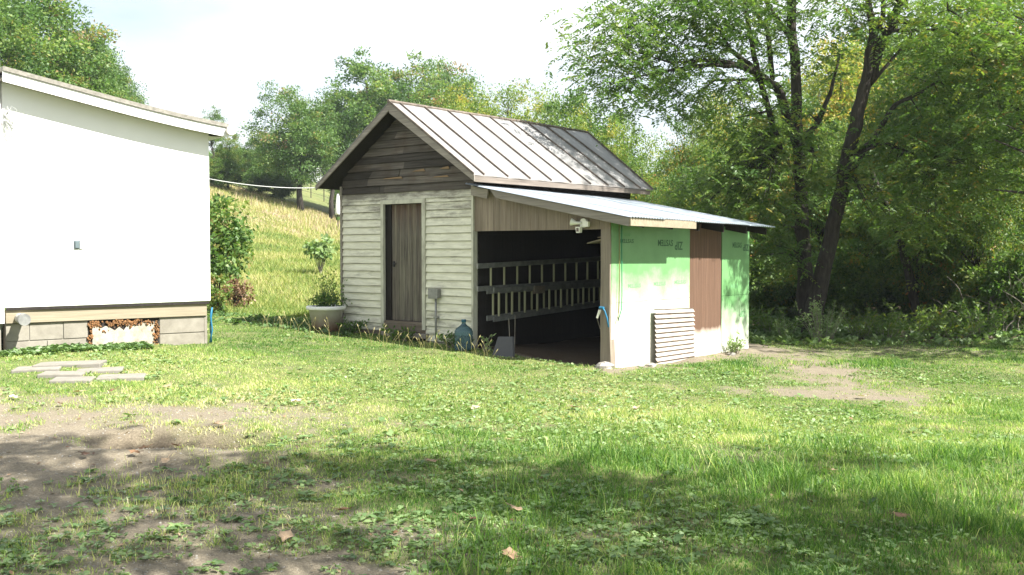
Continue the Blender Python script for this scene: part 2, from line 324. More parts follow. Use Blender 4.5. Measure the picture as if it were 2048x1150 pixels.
forest_and_shade = sst(.0, 1.2, GY-17.9-.15*np.abs(GX-7)+fbm(GX, GY, .7, 2))*sst(.13, .18, GX/np.maximum(GY, 1))
sx_, sy_ = to_shed(GX, GY); forest_and_shade = np.maximum(forest_and_shade, .8*lean(GX, GY, -2.85, 8.55, .6, .22)*(.4+1.1*fbm(GX, GY, 4, 9))); forest_and_shade = np.maximum(forest_and_shade, ((sx_ > 0) & (sx_ < 2.4) & (sy_ > .05) & (sy_ < 4.3))*1.0)  # hollow and lean-to floor: dark soil, with shade painted into its colour
me = np_mesh('lawn_ground', V, F, M['ground'], {'dirt': ('POINT', dirt(GX, GY).ravel()), 'forest_and_shade': ('POINT', forest_and_shade.ravel())})
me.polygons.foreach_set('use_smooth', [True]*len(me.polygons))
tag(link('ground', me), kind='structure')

# ================================================================== THE SHED
shed = thing('wooden_shed', (SH_O[0], SH_O[1], 0), SH_A, 'old white clapboard shed with pale metal roof and open lean-to on its right', 'shed')
def board(name, x0, x1, z0, z1, mat, x0t=None, x1t=None, dy=0, sub=None):
    """a clapboard: thick butt at the bottom, thin at the top"""
    a = x0 if x0t is None else x0t; b = x1 if x1t is None else x1t; j = lambda s: random.uniform(-s, s)
    yb = -.034+dy+j(.003); yt = -.005+dy
    k = 7; vs = []; fs = []; gr = []; H = z1-z0; ex = H-.018
    rows = ((0, .6), (.005, .05), (ex-.013, 0), (ex-.004, .8), (H, 1))  # lap rows: grime, with the butt's shadow line painted into the colour
    for i in range(k):
        t = i/(k-1); w = j(.004)
        for h, g in rows:
            f = h/H; xl = x0+(a-x0)*f; xr = x1+(b-x1)*f
            vs.append((xl+(xr-xl)*t, yb+(yt-yb)*f, z0+h+(w if h < .01 else 0))); gr.append(g*random.uniform(.6, 1.1))
        vs.append((x0+(x1-x0)*t, 0, z0)); gr.append(.5)
    for i in range(k-1):
        q = i*6; w = q+6
        for h in range(4): fs.append((q+h, w+h, w+h+1, q+h+1))
        fs.append((q+5, w+5, w, q)); fs.append((q+4, w+4, w+5, q+5))
    fs += [(5, 0, 1, 2, 3, 4), tuple((k-1)*6+h for h in (4, 3, 2, 1, 0, 5))]
    o = MB().add(vs, fs).build(name, mat, shed); at = o.data.attributes.new('lap_grime_shade', 'FLOAT', 'POINT'); at.data.foreach_set('value', gr); return o
EXP = .12; LAP = .018
for k in range(18):                                    # left of the door
    z0 = .30+k*EXP
    if z0 > 2.36: break
    board('clapboard', -2.942, -2.003, z0, z0+EXP+LAP, M['paint'])
for k in range(19):                                    # right of the door
    z0 = .18+k*EXP
    if z0 > 2.36: break
    board('clapboard', -.998, -.036, z0, z0+EXP+LAP, M['paint'])
zr = 2.402
while zr < 2.5:
    board('clapboard', -2.942, -1.5, zr, zr+EXP+LAP, M['paint']); board('clapboard', -1.497, -.036, zr, zr+EXP+LAP, M['paint']); zr += EXP
k = 0
def roofz(x): return 3.80-.684*abs(x+1.47)
while zr < 3.62:                                       # the dark gable
    zt = zr+EXP+LAP; hw = min(1.47, (3.80-zr)/.684); hwt = min(1.47, (3.80-zt)/.684)
    cuts = [0.0]+sorted(random.uniform(.2, .8) for _ in range(1 if k % 2 else (2 if hw > 1.2 else 0)))+[1.0]
    for i in range(len(cuts)-1):
        a, b = cuts[i], cuts[i+1]
        f = lambda t, h: -1.47-h+2*h*t
        mt = M['gable']
        g = .0015 if i else 0
        board('clapboard', f(a, hw)+g, f(b, hw), zr+random.uniform(-.006, .006), zt, mt, f(a, hwt)+g, f(b, hwt), dy=random.uniform(-.006, .004))
    k += 1; zr += EXP
for (a, b, z, s) in ((-1.28, -1.0, 2.83, .035), (-.70, -.48, 2.84, .04), (-.86, -.5, 2.72, .02), (-1.95, -1.5, 2.74, .025)):   # split, bare places
    MB().add([(a, -.036, z), (b, -.036, z-.006), (b-.03, -.036, z+s), (a+.07, -.036, z+s*.5), (a, -.026, z), (b, -.026, z-.006), (b-.03, -.026, z+s), (a+.07, -.026, z+s*.5)],
             [(0, 1, 2, 3), (7, 6, 5, 4), (0, 4, 5, 1), (1, 5, 6, 2), (2, 6, 7, 3), (3, 7, 4, 0)]).build('split_wood', M['gablebare'], shed)
# wall behind the boards with the door opening
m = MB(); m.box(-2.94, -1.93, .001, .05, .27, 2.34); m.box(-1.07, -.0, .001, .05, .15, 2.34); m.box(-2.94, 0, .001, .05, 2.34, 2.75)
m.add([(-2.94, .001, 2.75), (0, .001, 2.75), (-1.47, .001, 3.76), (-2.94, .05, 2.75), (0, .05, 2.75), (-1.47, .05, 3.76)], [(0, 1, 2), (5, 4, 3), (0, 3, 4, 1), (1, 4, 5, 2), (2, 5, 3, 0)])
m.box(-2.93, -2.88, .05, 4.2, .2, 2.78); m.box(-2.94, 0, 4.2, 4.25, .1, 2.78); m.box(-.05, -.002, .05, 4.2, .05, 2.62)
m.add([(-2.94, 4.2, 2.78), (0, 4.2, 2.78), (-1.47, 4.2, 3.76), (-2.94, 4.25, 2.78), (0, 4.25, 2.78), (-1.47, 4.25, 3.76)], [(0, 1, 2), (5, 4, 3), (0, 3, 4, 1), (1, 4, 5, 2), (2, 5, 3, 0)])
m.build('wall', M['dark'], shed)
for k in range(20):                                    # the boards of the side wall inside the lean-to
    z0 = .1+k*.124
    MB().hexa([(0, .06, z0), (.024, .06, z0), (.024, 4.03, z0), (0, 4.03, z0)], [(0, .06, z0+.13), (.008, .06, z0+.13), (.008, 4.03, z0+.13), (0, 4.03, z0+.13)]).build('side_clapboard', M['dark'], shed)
MB().box(-2.985, -2.944, -.044, .02, .25, 2.66).build('corner_board', M['rake'], shed)
MB().box(-.034, .004, -.044, .055, .15, 2.58).build('corner_board', M['trimpaint'], shed)
# door frame
MB().box(-2.0, -1.935, -.046, .03, .33, 2.40).build('door_casing', M['trimpaint'], shed)
MB().box(-1.068, -1.001, -.046, .03, .35, 2.40).build('door_casing', M['trimpaint'], shed)
MB().box(-1.933, -1.070, -.043, .03, 2.335, 2.40).build('door_head', M['trimpaint'], shed)
MB().box(-1.930, -1.83, .03, .085, .45, 2.335).build('door_jamb', M['dark'], shed)
MB().box(-1.933, -1.07, -.03, .10, .43, .465).build('door_sill', M['beam'], shed)
door = MB().box(-1.828, -1.075, .075, .085, .470, 2.33).build('door', M['dark'], shed)
xx = -1.826
for w in (.17, .13, .155, .125, .165):
    MB().box(xx, xx+w-.004, .045+random.uniform(0, .006), .074, .472, 2.328).build('door_plank', M['door'], door, bevel=.003); xx += w
MB().box(-1.80, -1.76, .030, .046, 1.33, 1.42).box(-1.79, -1.72, .015, .032, 1.37, 1.385).build('latch', M['black'], door)
MB().box(-2.95, -1.0, -.02, .04, .335, .425).build('sill_beam', M['beam'], shed, bevel=.006) if False else None
MB().box(-2.002, -1.0, -.030, .04, .30, .428).build('sill_beam', M['beam'], shed, bevel=.005)
MB().box(-2.94, -1.6, -.028, .06, .19, .296).build('sill_beam', M['beam'], shed, bevel=.005)
MB().box(-1.95, -.95, -.09, .04, .22, .292).build('door_step', M['rake'], shed, bevel=.006)
MB().box(-.94, .02, -.045, .06, -.05, .172).build('footing', M['block'], shed, bevel=.01)
# main roof
XR, ZR, XE, ZE, XW, ZW = -1.47, 3.90, .30, 2.69, -3.24, 2.67
def yb(t): return 4.90+(4.46-4.90)*t                   # the rear edge runs slightly askew
def rpt(t, y, up=0): return (XR+(XE-XR)*t, y, ZR+(ZE-ZR)*t+up)
seam_y = [-.36, -.13, .42, .96, 1.50, 2.03, 2.58, 3.10, 3.61, 4.12, 4.55]
for i in range(len(seam_y)-1):
    y0, y1 = seam_y[i], seam_y[i+1]; m = MB(); nn = 6; vs = []; fs = []
    for k in range(nn+1):
        t = k/nn; off = .42*(1-t)*(1 if i >= len(seam_y)-2 else 0)
        for j, y in enumerate((y0+.001, (y0+y1)/2, y1-.001)):
            yy = y+off*(j/2); jz = random.uniform(-.004, .004)+(.006 if j == 1 else 0)
            vs.append(rpt(t, yy, jz)); vs.append(rpt(t, yy, jz-.012))
    for k in range(nn):
        for j in range(2):
            a = (k*3+j)*2; b = a+2; c = ((k+1)*3+j)*2; d = c+2
            fs += [(a, c, d, b), (a+1, b+1, d+1, c+1)]
        a = k*6; c = a+6; fs.append((a, a+1, c+1, c)); fs.append((a+4, c+4, c+5, a+5))
    e = nn*6; fs += [(e, e+1, e+3, e+2), (e+2, e+3, e+5, e+4), (0, 2, 3, 1), (2, 4, 5, 3)]
    m.add(vs, fs).build('roof_panel', M['roof'], shed)
for i, y in enumerate(seam_y):
    w = .42 if i == len(seam_y)-1 else 0
    m = MB(); pts = [rpt(k/8, y+w*(1-k/8)+random.uniform(-.003, .003), .014) for k in range(9)]
    for a, b in zip(pts[:-1], pts[1:]): m.bar(a, b, .015, .032, (.56, 0, .83))
    m.build('roof_seam', M['seam'], shed)
m = MB(); m.hexa([(XW, -.36, ZW-.012), (XR, -.36, ZR-.012), (XR, 4.97, ZR-.012), (XW, 4.6, ZW-.012)], [(XW, -.36, ZW), (XR, -.36, ZR), (XR, 4.97, ZR), (XW, 4.6, ZW)])
m.build('roof_slope', M['roof'], shed)
m = MB(); m.tube([(XR, -.37, ZR+.012), (XR, 1.2, ZR+.005), (XR, 2.8, ZR+.012), (XR, 4.98, ZR+.0)], .028, 8); m.build('ridge_cap', M['seam'], shed)
for sgn, xe, ze in ((1, XE, ZE), (-1, XW, ZW)):        # boarding under the roof, rakes
    dz = .026
    MB().hexa([(XR, -.32, ZR-dz-.022), (xe-sgn*.03, -.32, ze-dz-.022), (xe-sgn*.03, 4.4, ze-dz-.022), (XR, 4.4, ZR-dz-.022)],
              [(XR, -.32, ZR-dz), (xe-sgn*.03, -.32, ze-dz), (xe-sgn*.03, 4.4, ze-dz), (XR, 4.4, ZR-dz)]).build('roof_boarding', M['dark'], shed)
    a = (XR+sgn*.0015, ZR-.016); b = (xe+sgn*.0, ze-.012); h = .155 if sgn > 0 else .115
    MB().hexa([(a[0], -.352, a[1]-h), (b[0], -.352, b[1]-h*.55), (b[0], -.327, b[1]-h*.55), (a[0], -.327, a[1]-h)],
              [(a[0], -.352, a[1]), (b[0], -.352, b[1]), (b[0], -.327, b[1]), (a[0], -.327, a[1])]).build('rake_board', M['rake'], shed, bevel=.003)
MB().hexa([(XE-.028, -.326, ZE-.10), (XE, -.326, ZE-.10), (XE, 4.44, ZE-.09), (XE-.028, 4.44, ZE-.09)], [(XE-.028, -.326, ZE-.016), (XE, -.326, ZE-.016), (XE, 4.44, ZE-.016), (XE-.028, 4.44, ZE-.016)]).build('fascia_board', M['rakey'], shed)
# lean-to
def lz(x, y=0): return 2.585-.190*x-.015*max(y, 0)
xx = .004
for w in (.165, .21, .115, .205, .19, .155, .17, .15, .2, .18, .16, .20, .165, .2):
    x1 = min(xx+w, 2.44)
    zb0 = 1.88
    MB().hexa([(xx, -.012, zb0), (x1-.004, -.012, zb0), (x1-.004, .012, zb0), (xx, .012, zb0)], [(xx, -.012, lz(xx)-.045), (x1-.004, -.012, lz(x1)-.045), (x1-.004, .012, lz(x1)-.045), (xx, .012, lz(xx)-.045)]).build('gable_plank', M['plank'], shed)
    xx = x1
    if xx >= 2.44: break
MB().box(.03, 2.28, .013, .05, 1.89, 1.98).build('lintel', M['dark'], shed)
# corner post, two faces of weathered timber
m = MB(); k = 9; vs = []; fs = []
for i in range(k):
    z = -.08+(1.88+.08)*i/(k-1); w = random.uniform(-.006, .006); wr = random.uniform(-.004, .004)
    if i < 3: wr += .02*(3-i)/3
    vs += [(2.285+w, -.014, z), (2.437+wr, -.014, z), (2.437+wr, .10, z), (2.285+w, .10, z)]
for i in range(k-1):
    for j in range(4): fs.append((i*4+j, i*4+(j+1) % 4, i*4+4+(j+1) % 4, i*4+4+j))
fs += [(3, 2, 1, 0), tuple((k-1)*4+j for j in range(4))]
m.add(vs, fs).build('corner_post', M['post'], shed)
# verge boards on the front slope
m = MB(); m.hexa([(.58, -.20, lz(.58)-.125), (2.86, -.20, lz(2.86)-.135), (2.86, -.172, lz(2.86)-.135), (.58, -.172, lz(.58)-.125)], [(.46, -.20, lz(.46)-.012), (2.86, -.20, lz(2.86)-.018), (2.86, -.172, lz(2.86)-.018), (.46, -.172, lz(.46)-.012)]); m.build('verge_board', M['rake'], shed, bevel=.003)
m = MB(); m.hexa([(.02, -.11, lz(.02)-.17), (.33, -.11, lz(.33)-.17), (.33, -.085, lz(.33)-.17), (.02, -.085, lz(.02)-.17)], [(.02, -.11, lz(.02)-.03), (.36, -.11, lz(.36)-.03), (.36, -.085, lz(.36)-.03), (.02, -.085, lz(.02)-.03)]); m.build('verge_board', M['rake'], shed, bevel=.003)
MB().hexa([(2.862, -.20, 1.915), (2.886, -.20, 1.915), (2.886, 1.52, 1.90), (2.862, 1.52, 1.90)], [(2.862, -.20, 2.022), (2.886, -.20, 2.022), (2.886, 1.52, 2.012), (2.862, 1.52, 2.012)]).build('eave_board', M['sillbeam'], shed, bevel=.003)
for y in (.25, 1.0, 1.75, 2.5, 3.25, 3.95):            # rafters
    MB().hexa([(.03, y-.02, lz(.03, y)-.15), (2.80, y-.02, lz(2.8, y)-.15), (2.80, y+.02, lz(2.8, y)-.15), (.03, y+.02, lz(.03, y)-.15)], [(.03, y-.02, lz(.03, y)-.04), (2.80, y-.02, lz(2.8, y)-.04), (2.80, y+.02, lz(2.8, y)-.04), (.03, y+.02, lz(.03, y)-.04)]).build('rafter', M['dark'], shed)
for x in (.6, 1.35, 2.1, 2.7): MB().hexa([(x-.04, -.16, lz(x)-.038), (x+.04, -.16, lz(x)-.038), (x+.04, 3.98, lz(x, 3.98)-.038), (x-.04, 3.98, lz(x, 3.98)-.038)], [(x-.04, -.16, lz(x)-.022), (x+.04, -.16, lz(x)-.022), (x+.04, 3.98, lz(x, 3.98)-.022), (x-.04, 3.98, lz(x, 3.98)-.022)]).build('purlin', M['dark'], shed)
ysheet = [-.225, .62, 1.48, 2.33, 3.18, 4.02]
for i in range(5):                                     # corrugated sheets
    y0, y1 = ysheet[i], ysheet[i+1]+.03; ny_ = int((y1-y0)/.0113); m = MB(); nxx = 6; vs = []; fs = []; lift = .004*(i % 2); xend = 2.905+random.uniform(-.012, .012)
    for a in range(nxx+1):
        x = -.0+(xend)*a/nxx
        for b in range(ny_+1):
            y = y0+(y1-y0)*b/ny_; vs.append((x, y, lz(x, y)+lift+.009*math.sin(2*math.pi*y/.068)))
    q = len(vs); vs += [(x_, y_, z_-.003) for x_, y_, z_ in vs]
    w = ny_+1
    for a in range(nxx):
        for b in range(ny_):
            p = a*w+b; fs.append((p, p+w, p+w+1, p+1)); fs.append((q+p, q+p+1, q+p+w+1, q+p+w))
    for b in range(ny_): p = nxx*w+b; fs.append((p, q+p, q+p+1, p+1))
    m.add(vs, fs).build('corrugated_sheet', M['galv'], shed, smooth=False)
# right side wall: panels
def panel(name, y0, y1, z0, z1, mat, x=2.43, th=.012, ragged=0, lab=None):
    m = MB(); k = 12; vs = []; fs = []
    for i in range(k+1):
        y = y0+(y1-y0)*i/k; zb = z0+(random.uniform(0, ragged) if ragged else 0)
        vs += [(x, y, zb), (x+th, y, zb), (x+th, y, z1), (x, y, z1)]
    for i in range(k):
        a = i*4; b = a+4; fs += [(a+1, b+1, b+2, a+2), (a, a+3, b+3, b), (a+3, a+2, b+2, b+3), (a, b, b+1, a+1)]
    fs += [(0, 1, 2, 3), (k*4, k*4+3, k*4+2, k*4+1)]
    return m.add(vs, fs).build(name, mat, shed, label=lab)
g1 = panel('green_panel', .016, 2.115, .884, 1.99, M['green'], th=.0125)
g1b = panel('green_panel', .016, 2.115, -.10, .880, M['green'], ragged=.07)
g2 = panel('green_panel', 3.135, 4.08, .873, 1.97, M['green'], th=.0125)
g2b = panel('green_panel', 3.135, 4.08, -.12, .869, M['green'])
bp = panel('brown_panel', 2.125, 3.125, -.14, 2.0, M['brown'], x=2.421, ragged=.05)
MB().box(2.36, 2.42, .1, 4.05, 1.92, 2.0).build('top_plate', M['dark'], shed)
for y in (.6, 1.25, 2.1, 3.12, 4.02): MB().box(2.34, 2.418, y-.02, y+.02, -.1, 1.92).build('stud', M['dark'], shed)
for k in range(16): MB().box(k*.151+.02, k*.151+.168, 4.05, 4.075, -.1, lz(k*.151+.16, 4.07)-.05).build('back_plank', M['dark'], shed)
def words(txt, size, y, z, mat, par, sx=1.0, x=2.4445):
    cu = bpy.data.curves.new('lettering', 'FONT'); cu.body = txt; cu.size = size; cu.extrude = .0004; cu.offset = size*.02
    t = bpy.data.objects.new('t', cu); COL.objects.link(t); dg = bpy.context.evaluated_depsgraph_get()
    me = bpy.data.meshes.new_from_object(t.evaluated_get(dg)); bpy.data.objects.remove(t)
    me.transform(Matrix(((0, 0, 1, x), (-sx, 0, 0, y), (0, -1, 0, z), (0, 0, 0, 1)))); me.materials.clear(); me.materials.append(mat)
    return link('lettering', me, par)
words('ZIP', .17, 1.90, 1.72, M['ink'], g1, .95); words('SYSTEM', .125, 1.62, 1.745, M['ink'], g1)
words('SYSTEM', .075, .56, 1.75, M['ink'], g1, 1.3); words('ZIP SYSTEM', .055, .50, 1.83, M['inkpale'], g1, 1.0)
words('ZIP', .15, 4.05, 1.69, M['ink'], g2, .95); words('SYSTEM', .115, 3.80, 1.72, M['ink'], g2, .82)
for y, z in ((2.0, 1.10), (1.42, 1.09), (.75, 1.08)): words('SYSTEM', .075, y, z+.05, M['inkpale'], g1, 1.3)
words('ZIP', .13, 3.95, .60, M['inkpale'], g2b, 1.1); words('SYSTEM', .08, 3.7, 1.05, M['inkpale'], g2)
# ragged soil break under the wall is a small heap of stones
stone_lab = ['flat pale stone by the foot of the lean-to corner post', 'small stone below the ragged green panel', 'pale stone left of the leaning corrugated sheet', 'small stone by the weeds at the brown panel']
def rock(name, loc, sz, mat, seed, squash=.5):
    r = np.random.default_rng(seed); m = MB(); pr = []; nn = 9
    for i in range(6):
        t = i/5*math.pi; pr.append((math.sin(t), -math.cos(t)))
    vs = []
    for rr, zz in pr:
        for k in range(nn):
            a = 2*math.pi*k/nn; q = 1+r.uniform(-.22, .22); vs.append((rr*math.cos(a)*sz*q, rr*math.sin(a)*sz*.75*q, zz*sz*squash*q))
    m.v = [(v[0]+loc[0], v[1]+loc[1], v[2]+loc[2]) for v in vs]
    for i in range(5):
        for k in range(nn): m.f.append((i*nn+k, i*nn+(k+1) % nn, (i+1)*nn+(k+1) % nn, (i+1)*nn+k))
    return m.build(name, mat)
def S2W(x, y):
    c, s = math.cos(SH_A), math.sin(SH_A); return SH_O[0]+x*c-y*s, SH_O[1]+x*s+y*c
def H2W(x, y):
    c, s = math.cos(HA), math.sin(HA); return HO[0]+x*c-y*s, HO[1]+x*s+y*c
for i, (sx, sy, sz) in enumerate(((2.42, -.12, .13), (2.58, .55, .06), (2.60, .78, .08), (2.66, 3.05, .07))):
    wx, wy = S2W(sx, sy); tag(rock('stone', (wx, wy, float(gz(wx, wy))+sz*.15), sz, M['stone'], i), stone_lab[i], 'stone')

# ---- things fixed to or standing by the shed (authored in the shed frame)
def at_shed(name, x, y, z, label, cat, group=None):
    wx, wy = S2W(x, y); return thing(name, (wx, wy, z), SH_A, label, cat, group)
t = at_shed('floodlight', 2.02, -.014, 1.97, 'cream twin security floodlight with motion sensor above the lean-to opening', 'light')
def ydisc(m, c, r, d, n=16, r2=None):                   # a disc or cone whose axis is local y
    m.tube([(c[0], c[1], c[2]), (c[0], c[1]-d, c[2])], [r, r if r2 is None else r2], n); return m
ydisc(MB(), (0, 0, 0), .062, .035).build('base', M['plastic'], t)
a = MB(); a.tube([(-.03, -.03, .0), (-.085, -.06, .0), (-.10, -.065, .0), (-.165, -.085, .015)], [.018, .022, .024, .052], 16); a.build('lamp_head', M['plastic'], t)
a = MB(); a.tube([(.02, -.03, -.005), (.06, -.05, -.02)], .016, 10); a.hexa([(.045, -.10, -.055), (.115, -.085, -.055), (.115, -.04, -.055), (.045, -.045, -.055)], [(.045, -.10, .015), (.12, -.085, .015), (.12, -.04, .015), (.045, -.045, .015)]); a.build('lamp_head', M['plastic'], t)
a = MB(); a.tube([(-.02, -.03, -.03), (-.04, -.05, -.07)], .014, 10); a.hexa([(-.075, -.095, -.135), (-.02, -.095, -.135), (-.02, -.035, -.135), (-.075, -.035, -.135)], [(-.085, -.10, -.055), (-.015, -.10, -.055), (-.015, -.035, -.055), (-.085, -.035, -.055)])
sn = a.build('motion_sensor', M['plastic'], t); MB().box(-.07, -.03, -.101, -.096, -.12, -.068).build('sensor_window', M['lens'], sn)
t = at_shed('electrical_box', -.76, -.036, .15, 'grey outdoor electrical box on a conduit right of the shed door', 'electrical box')
MB().box(-.10, .09, -.075, 0, .71, .85).build('box', M['metal'], t, bevel=.006); MB().box(-.106, .096, -.083, -.077, .70, .86).build('cover', M['metal'], t, bevel=.004)
MB().tube([(.02, -.035, .71), (.02, -.04, .4), (.03, -.035, -.1)], .017, 10).build('conduit', M['metal'], t, smooth=True); MB().box(-.015, .055, -.055, 0, .40, .425).build('strap', M['metal'], t)
t = at_shed('water_jug', .10, -.36, .13, 'blue tinted plastic water jug standing in the grass by the lean-to opening', 'water jug')
MB().lathe([(0, 0), (.125, 0), (.135, .02), (.135, .10), (.128, .115), (.135, .13), (.135, .20), (.128, .215), (.135, .23), (.135, .28), (.12, .315), (.06, .36), (.032, .385), (.030, .43), (.036, .435), (.036, .45), (.028, .452)], 28).build('bottle', M['jug'], t, smooth=True)
MB().lathe([(0, .453), (.034, .453), (.036, .44), (.036, .42), (.033, .42)], 20).build('rim', M['blue'], t, smooth=True)
t = at_shed('concrete_slab', .80, -.30, .02, 'dark grey slab leaning at the left edge of the lean-to opening', 'slab')
MB().hexa([(-.17, -.08, 0), (.2, -.02, 0), (.2, .03, 0), (-.17, -.03, 0)], [(-.15, .06, .33), (.10, .09, .34), (.10, .14, .34), (-.15, .11, .33)]).build('slab', M['slabdark'], t, bevel=.01)
t = at_shed('shovel_handle', .78, -.05, .05, 'two thin pale sticks leaning behind the dark slab', 'stick'); MB().tube([(-.05, 0, .05), (-.12, .05, .55)], .006, 6).build('stick', M['palebark'], t); MB().tube([(.03, 0, .05), (.0, .05, .6)], .005, 6).build('stick', M['palebark'], t)
# planter
wx, wy = S2W(-2.93, -.40); gzp = float(gz(wx, wy))
t = thing('planter', (wx, wy, gzp-.02), 0, 'large cream plastic planter tub with leafy twigs at the left corner of the shed', 'planter')
MB().lathe([(0, 0), (.235, 0), (.245, .01), (.31, .335), (.345, .345), (.355, .36), (.355, .395), (.34, .40), (.325, .39), (.315, .35), (.0, .34)], 36).build('tub', M['tub'], t, smooth=True)
MB().lathe([(.312, .352), (.352, .346), (.362, .36), (.362, .398), (.345, .405), (.322, .395), (.312, .352)], 36).build('rim', M['whitetrim'], t, smooth=True)
MB().lathe([(.318, .352), (.2, .365), (0, .37)], 24).build('soil', M['soil'], t, smooth=True)
planter = t; t.scale = (.9, .9, 1.05)
# ladders on the side wall inside the lean-to
def ladder(name, y0, z0a, z0b, y1, z1a, z1b, x, label, rung0, step, double=False):
    t = at_shed(name, x, y0, 0, label, 'ladder')
    for za, zb in ((z0a, z1a), (z0b, z1b)):
        MB().bar((0, 0, za), (0, y1-y0, zb), .03, .075, (0, 0, 1)).build('rail', M['metal'], t)
        if double: MB().bar((.045, .1, za+(.02 if za > .8 else -.02)), (.045, y1-y0, zb+(.02 if za > .8 else -.02)), .03, .07, (0, 0, 1)).build('rail', M['metal'], t)
    y = rung0
    while y < y1-.1:
        f = (y-y0)/(y1-y0); za = z0a+(z1a-z0a)*f; zb = z0b+(z1b-z0b)*f
        MB().tube([(0, y-y0, zb+.03), (0, y-y0, za-.03)], .017, 8).build('rung', M['alu'], t)
        if double: MB().tube([(.045, y-y0+.085, zb+.02), (.045, y-y0+.085, za-.02)], .019, 8).build('rung', M['alu'], t)
        y += step
    return t
ladder('ladder', -.06, 1.36, 1.02, 3.9, 1.47, 1.07, .10, 'upper of two aluminium ladders hung sideways on the dark wall in the lean-to', .25, .315)
ladder('ladder', .16, .975, .57, 3.9, 1.00, .72, .10, 'lower double extension ladder hung sideways under the other in the lean-to', .30, .315, True)
wx, wy = S2W(.16, 1.35); o = MB().box(-.02, .02, -.13, .13, -.06, .06).build('wooden_block', M['beam']); o.location = (wx, wy, .97); o.rotation_euler = (0, 0, SH_A); tag(o, 'small brown wooden block on the lower ladder rail inside the lean-to', 'block')
# boards stored under the lean-to roof
for i, (xa, za, xb, zb, lab) in enumerate(((1.80, 1.70, 2.40, 1.83, 'lowest pale board stored under the lean-to roof behind the corner post'), (1.98, 1.78, 2.41, 1.85, 'middle board of those stored under the lean-to roof'), (2.10, 1.83, 2.41, 1.885, 'top short board stored under the lean-to roof'))):
    o = MB().hexa([(xa, .35, za-.012), (xb, .30, zb-.03), (xb, 1.9, zb), (xa+.2, 1.9, za+.02)], [(xa, .35, za), (xb, .30, zb), (xb, 1.9, zb+.03), (xa+.2, 1.9, za+.04)]).build('stored_board', M['sillbeam'] if i == 0 else M['plank'])
    o.location = (SH_O[0], SH_O[1], 0); o.rotation_euler = (0, 0, SH_A); tag(o, lab, 'board')
# cords on the green wall, blue hose end on the post
t = at_shed('hanging_cord', 2.46, .19, 0, 'green and brown cord loop hanging down the green panels near the corner post', 'cord')
MB().tube([(.02, .02, 1.96), (.015, .025, 1.7), (.015, .03, 1.3), (.015, .035, 1.0), (.02, .02, .8), (.02, -.07, .63)], .007, 8).build('green_cord', M['cordgreen'], t, smooth=True)
MB().tube([(.01, -.035, 1.96), (.012, -.03, 1.6), (.012, -.032, 1.2), (.012, -.04, .9), (.012, -.05, .75), (.02, -.07, .63)], .005, 8).build('brown_cord', M['cordbrown'], t, smooth=True)
t = at_shed('hose_nozzle', 2.33, -.03, .80, 'short blue hose end with white nozzle tied to the lean-to corner post', 'hose')
MB().tube([(0, 0, .0), (.03, -.03, .01), (.05, -.02, -.02), (.075, 0, -.12), (.10, .0, -.24)], .011, 8).build('hose', M['blue'], t, smooth=True)
MB().tube([(-.03, -.025, .02), (.04, -.03, .02)], .018, 10).build('coupling', M['blue'], t)
MB().tube([(-.02, -.03, -.01), (-.06, -.04, -.12)], [.02, .016], 10).build('nozzle', M['plastic'], t); MB().tube([(-.06, -.04, -.12), (-.04, -.03, -.2), (-.02, -.02, -.27)], .004, 6).build('string', M['palebark'], t)
# leaning corrugated sheet
t = at_shed('corrugated_panel', 2.46, 1.02, -.07, 'small rosy white corrugated sheet leaning on the green panels beside the brown panel', 'sheet')
m = MB(); per = .066; hgt = .80; nz = int(hgt/per*8); vs = []; fs = []
for i in range(nz+1):
    z = hgt*i/nz; ph = (z/per) % 1; prof = .034*(ph/.22 if ph < .22 else 1-(ph-.22)/.78); xo = .03+.028*(1-z/hgt)*1.2
    for y in (0, .37, .75, 1.11):
        vs.append((prof+xo, y, z+.03*(1-y/1.11)*(1 if i == nz else z/hgt)))
q = len(vs); vs += [(a-.004, b, c) for a, b, c in vs]
for i in range(nz):
    for j in range(3): p = i*4+j; fs += [(p, p+1, p+5, p+4), (q+p, q+p+4, q+p+5, q+p+1)]
m.add(vs, fs).build('sheet', M['vent'], t)

# ================================================================== WHITE HOUSE
house = thing('white_house', (HO[0], HO[1], 0), HA, 'white one storey house addition on concrete blocks at the left edge', 'house')
def hz(x, base): return base-.174*(x)                   # roof line falls towards the corner
m = MB(); m.hexa([(-2.63, .0, .875), (.03, .0, .885), (.03, 4, .885), (-2.63, 4, .875)], [(-2.63, 0, 3.78), (.03, 0, 3.32), (.03, 4, 3.32), (-2.63, 4, 3.78)]); m.build('wall', M['white'], house)
MB().box(-2.62, .015, .0025, .02, .838, .874).build('drip_gap', M['dark'], house)
MB().hexa([(-2.62, .03, .672), (-.01, .03, .672), (-.01, .13, .672), (-2.62, .13, .672)], [(-2.62, .03, .838), (-.01, .03, .845), (-.01, .13, .845), (-2.62, .13, .838)]).build('sill_beam', M['sillbeam'], house, bevel=.004)
MB().box(-2.62, -.03, .075, .2, -.1, .668).build('foundation', M['mortar'], house)
def blk(x0, x1, z0, z1): MB().box(x0+.004, x1-.004, .060+random.uniform(0, .005), .074, z0+.004, z1-.004).build('block', M['block'], house, bevel=.004)
for a, b in ((-2.62, -2.34), (-2.34, -1.93), (-1.93, -1.625)): blk(a, b, .44, .668)
for a, b in ((-2.62, -2.13), (-2.13, -1.625)): blk(a, b, .205, .436)
blk(-2.62, -2.2, 0.0, .2); blk(-2.2, -1.625, 0, .2)
for z0, z1 in ((.44, .668), (.205, .436), (0, .2)): blk(-.675, -.03, z0, z1)
MB().box(-.04, -.0, .055, .35, .0, .668).build('corner_block', M['block'], house)
fb = MB(); nn = 14; vs = []; fs = []
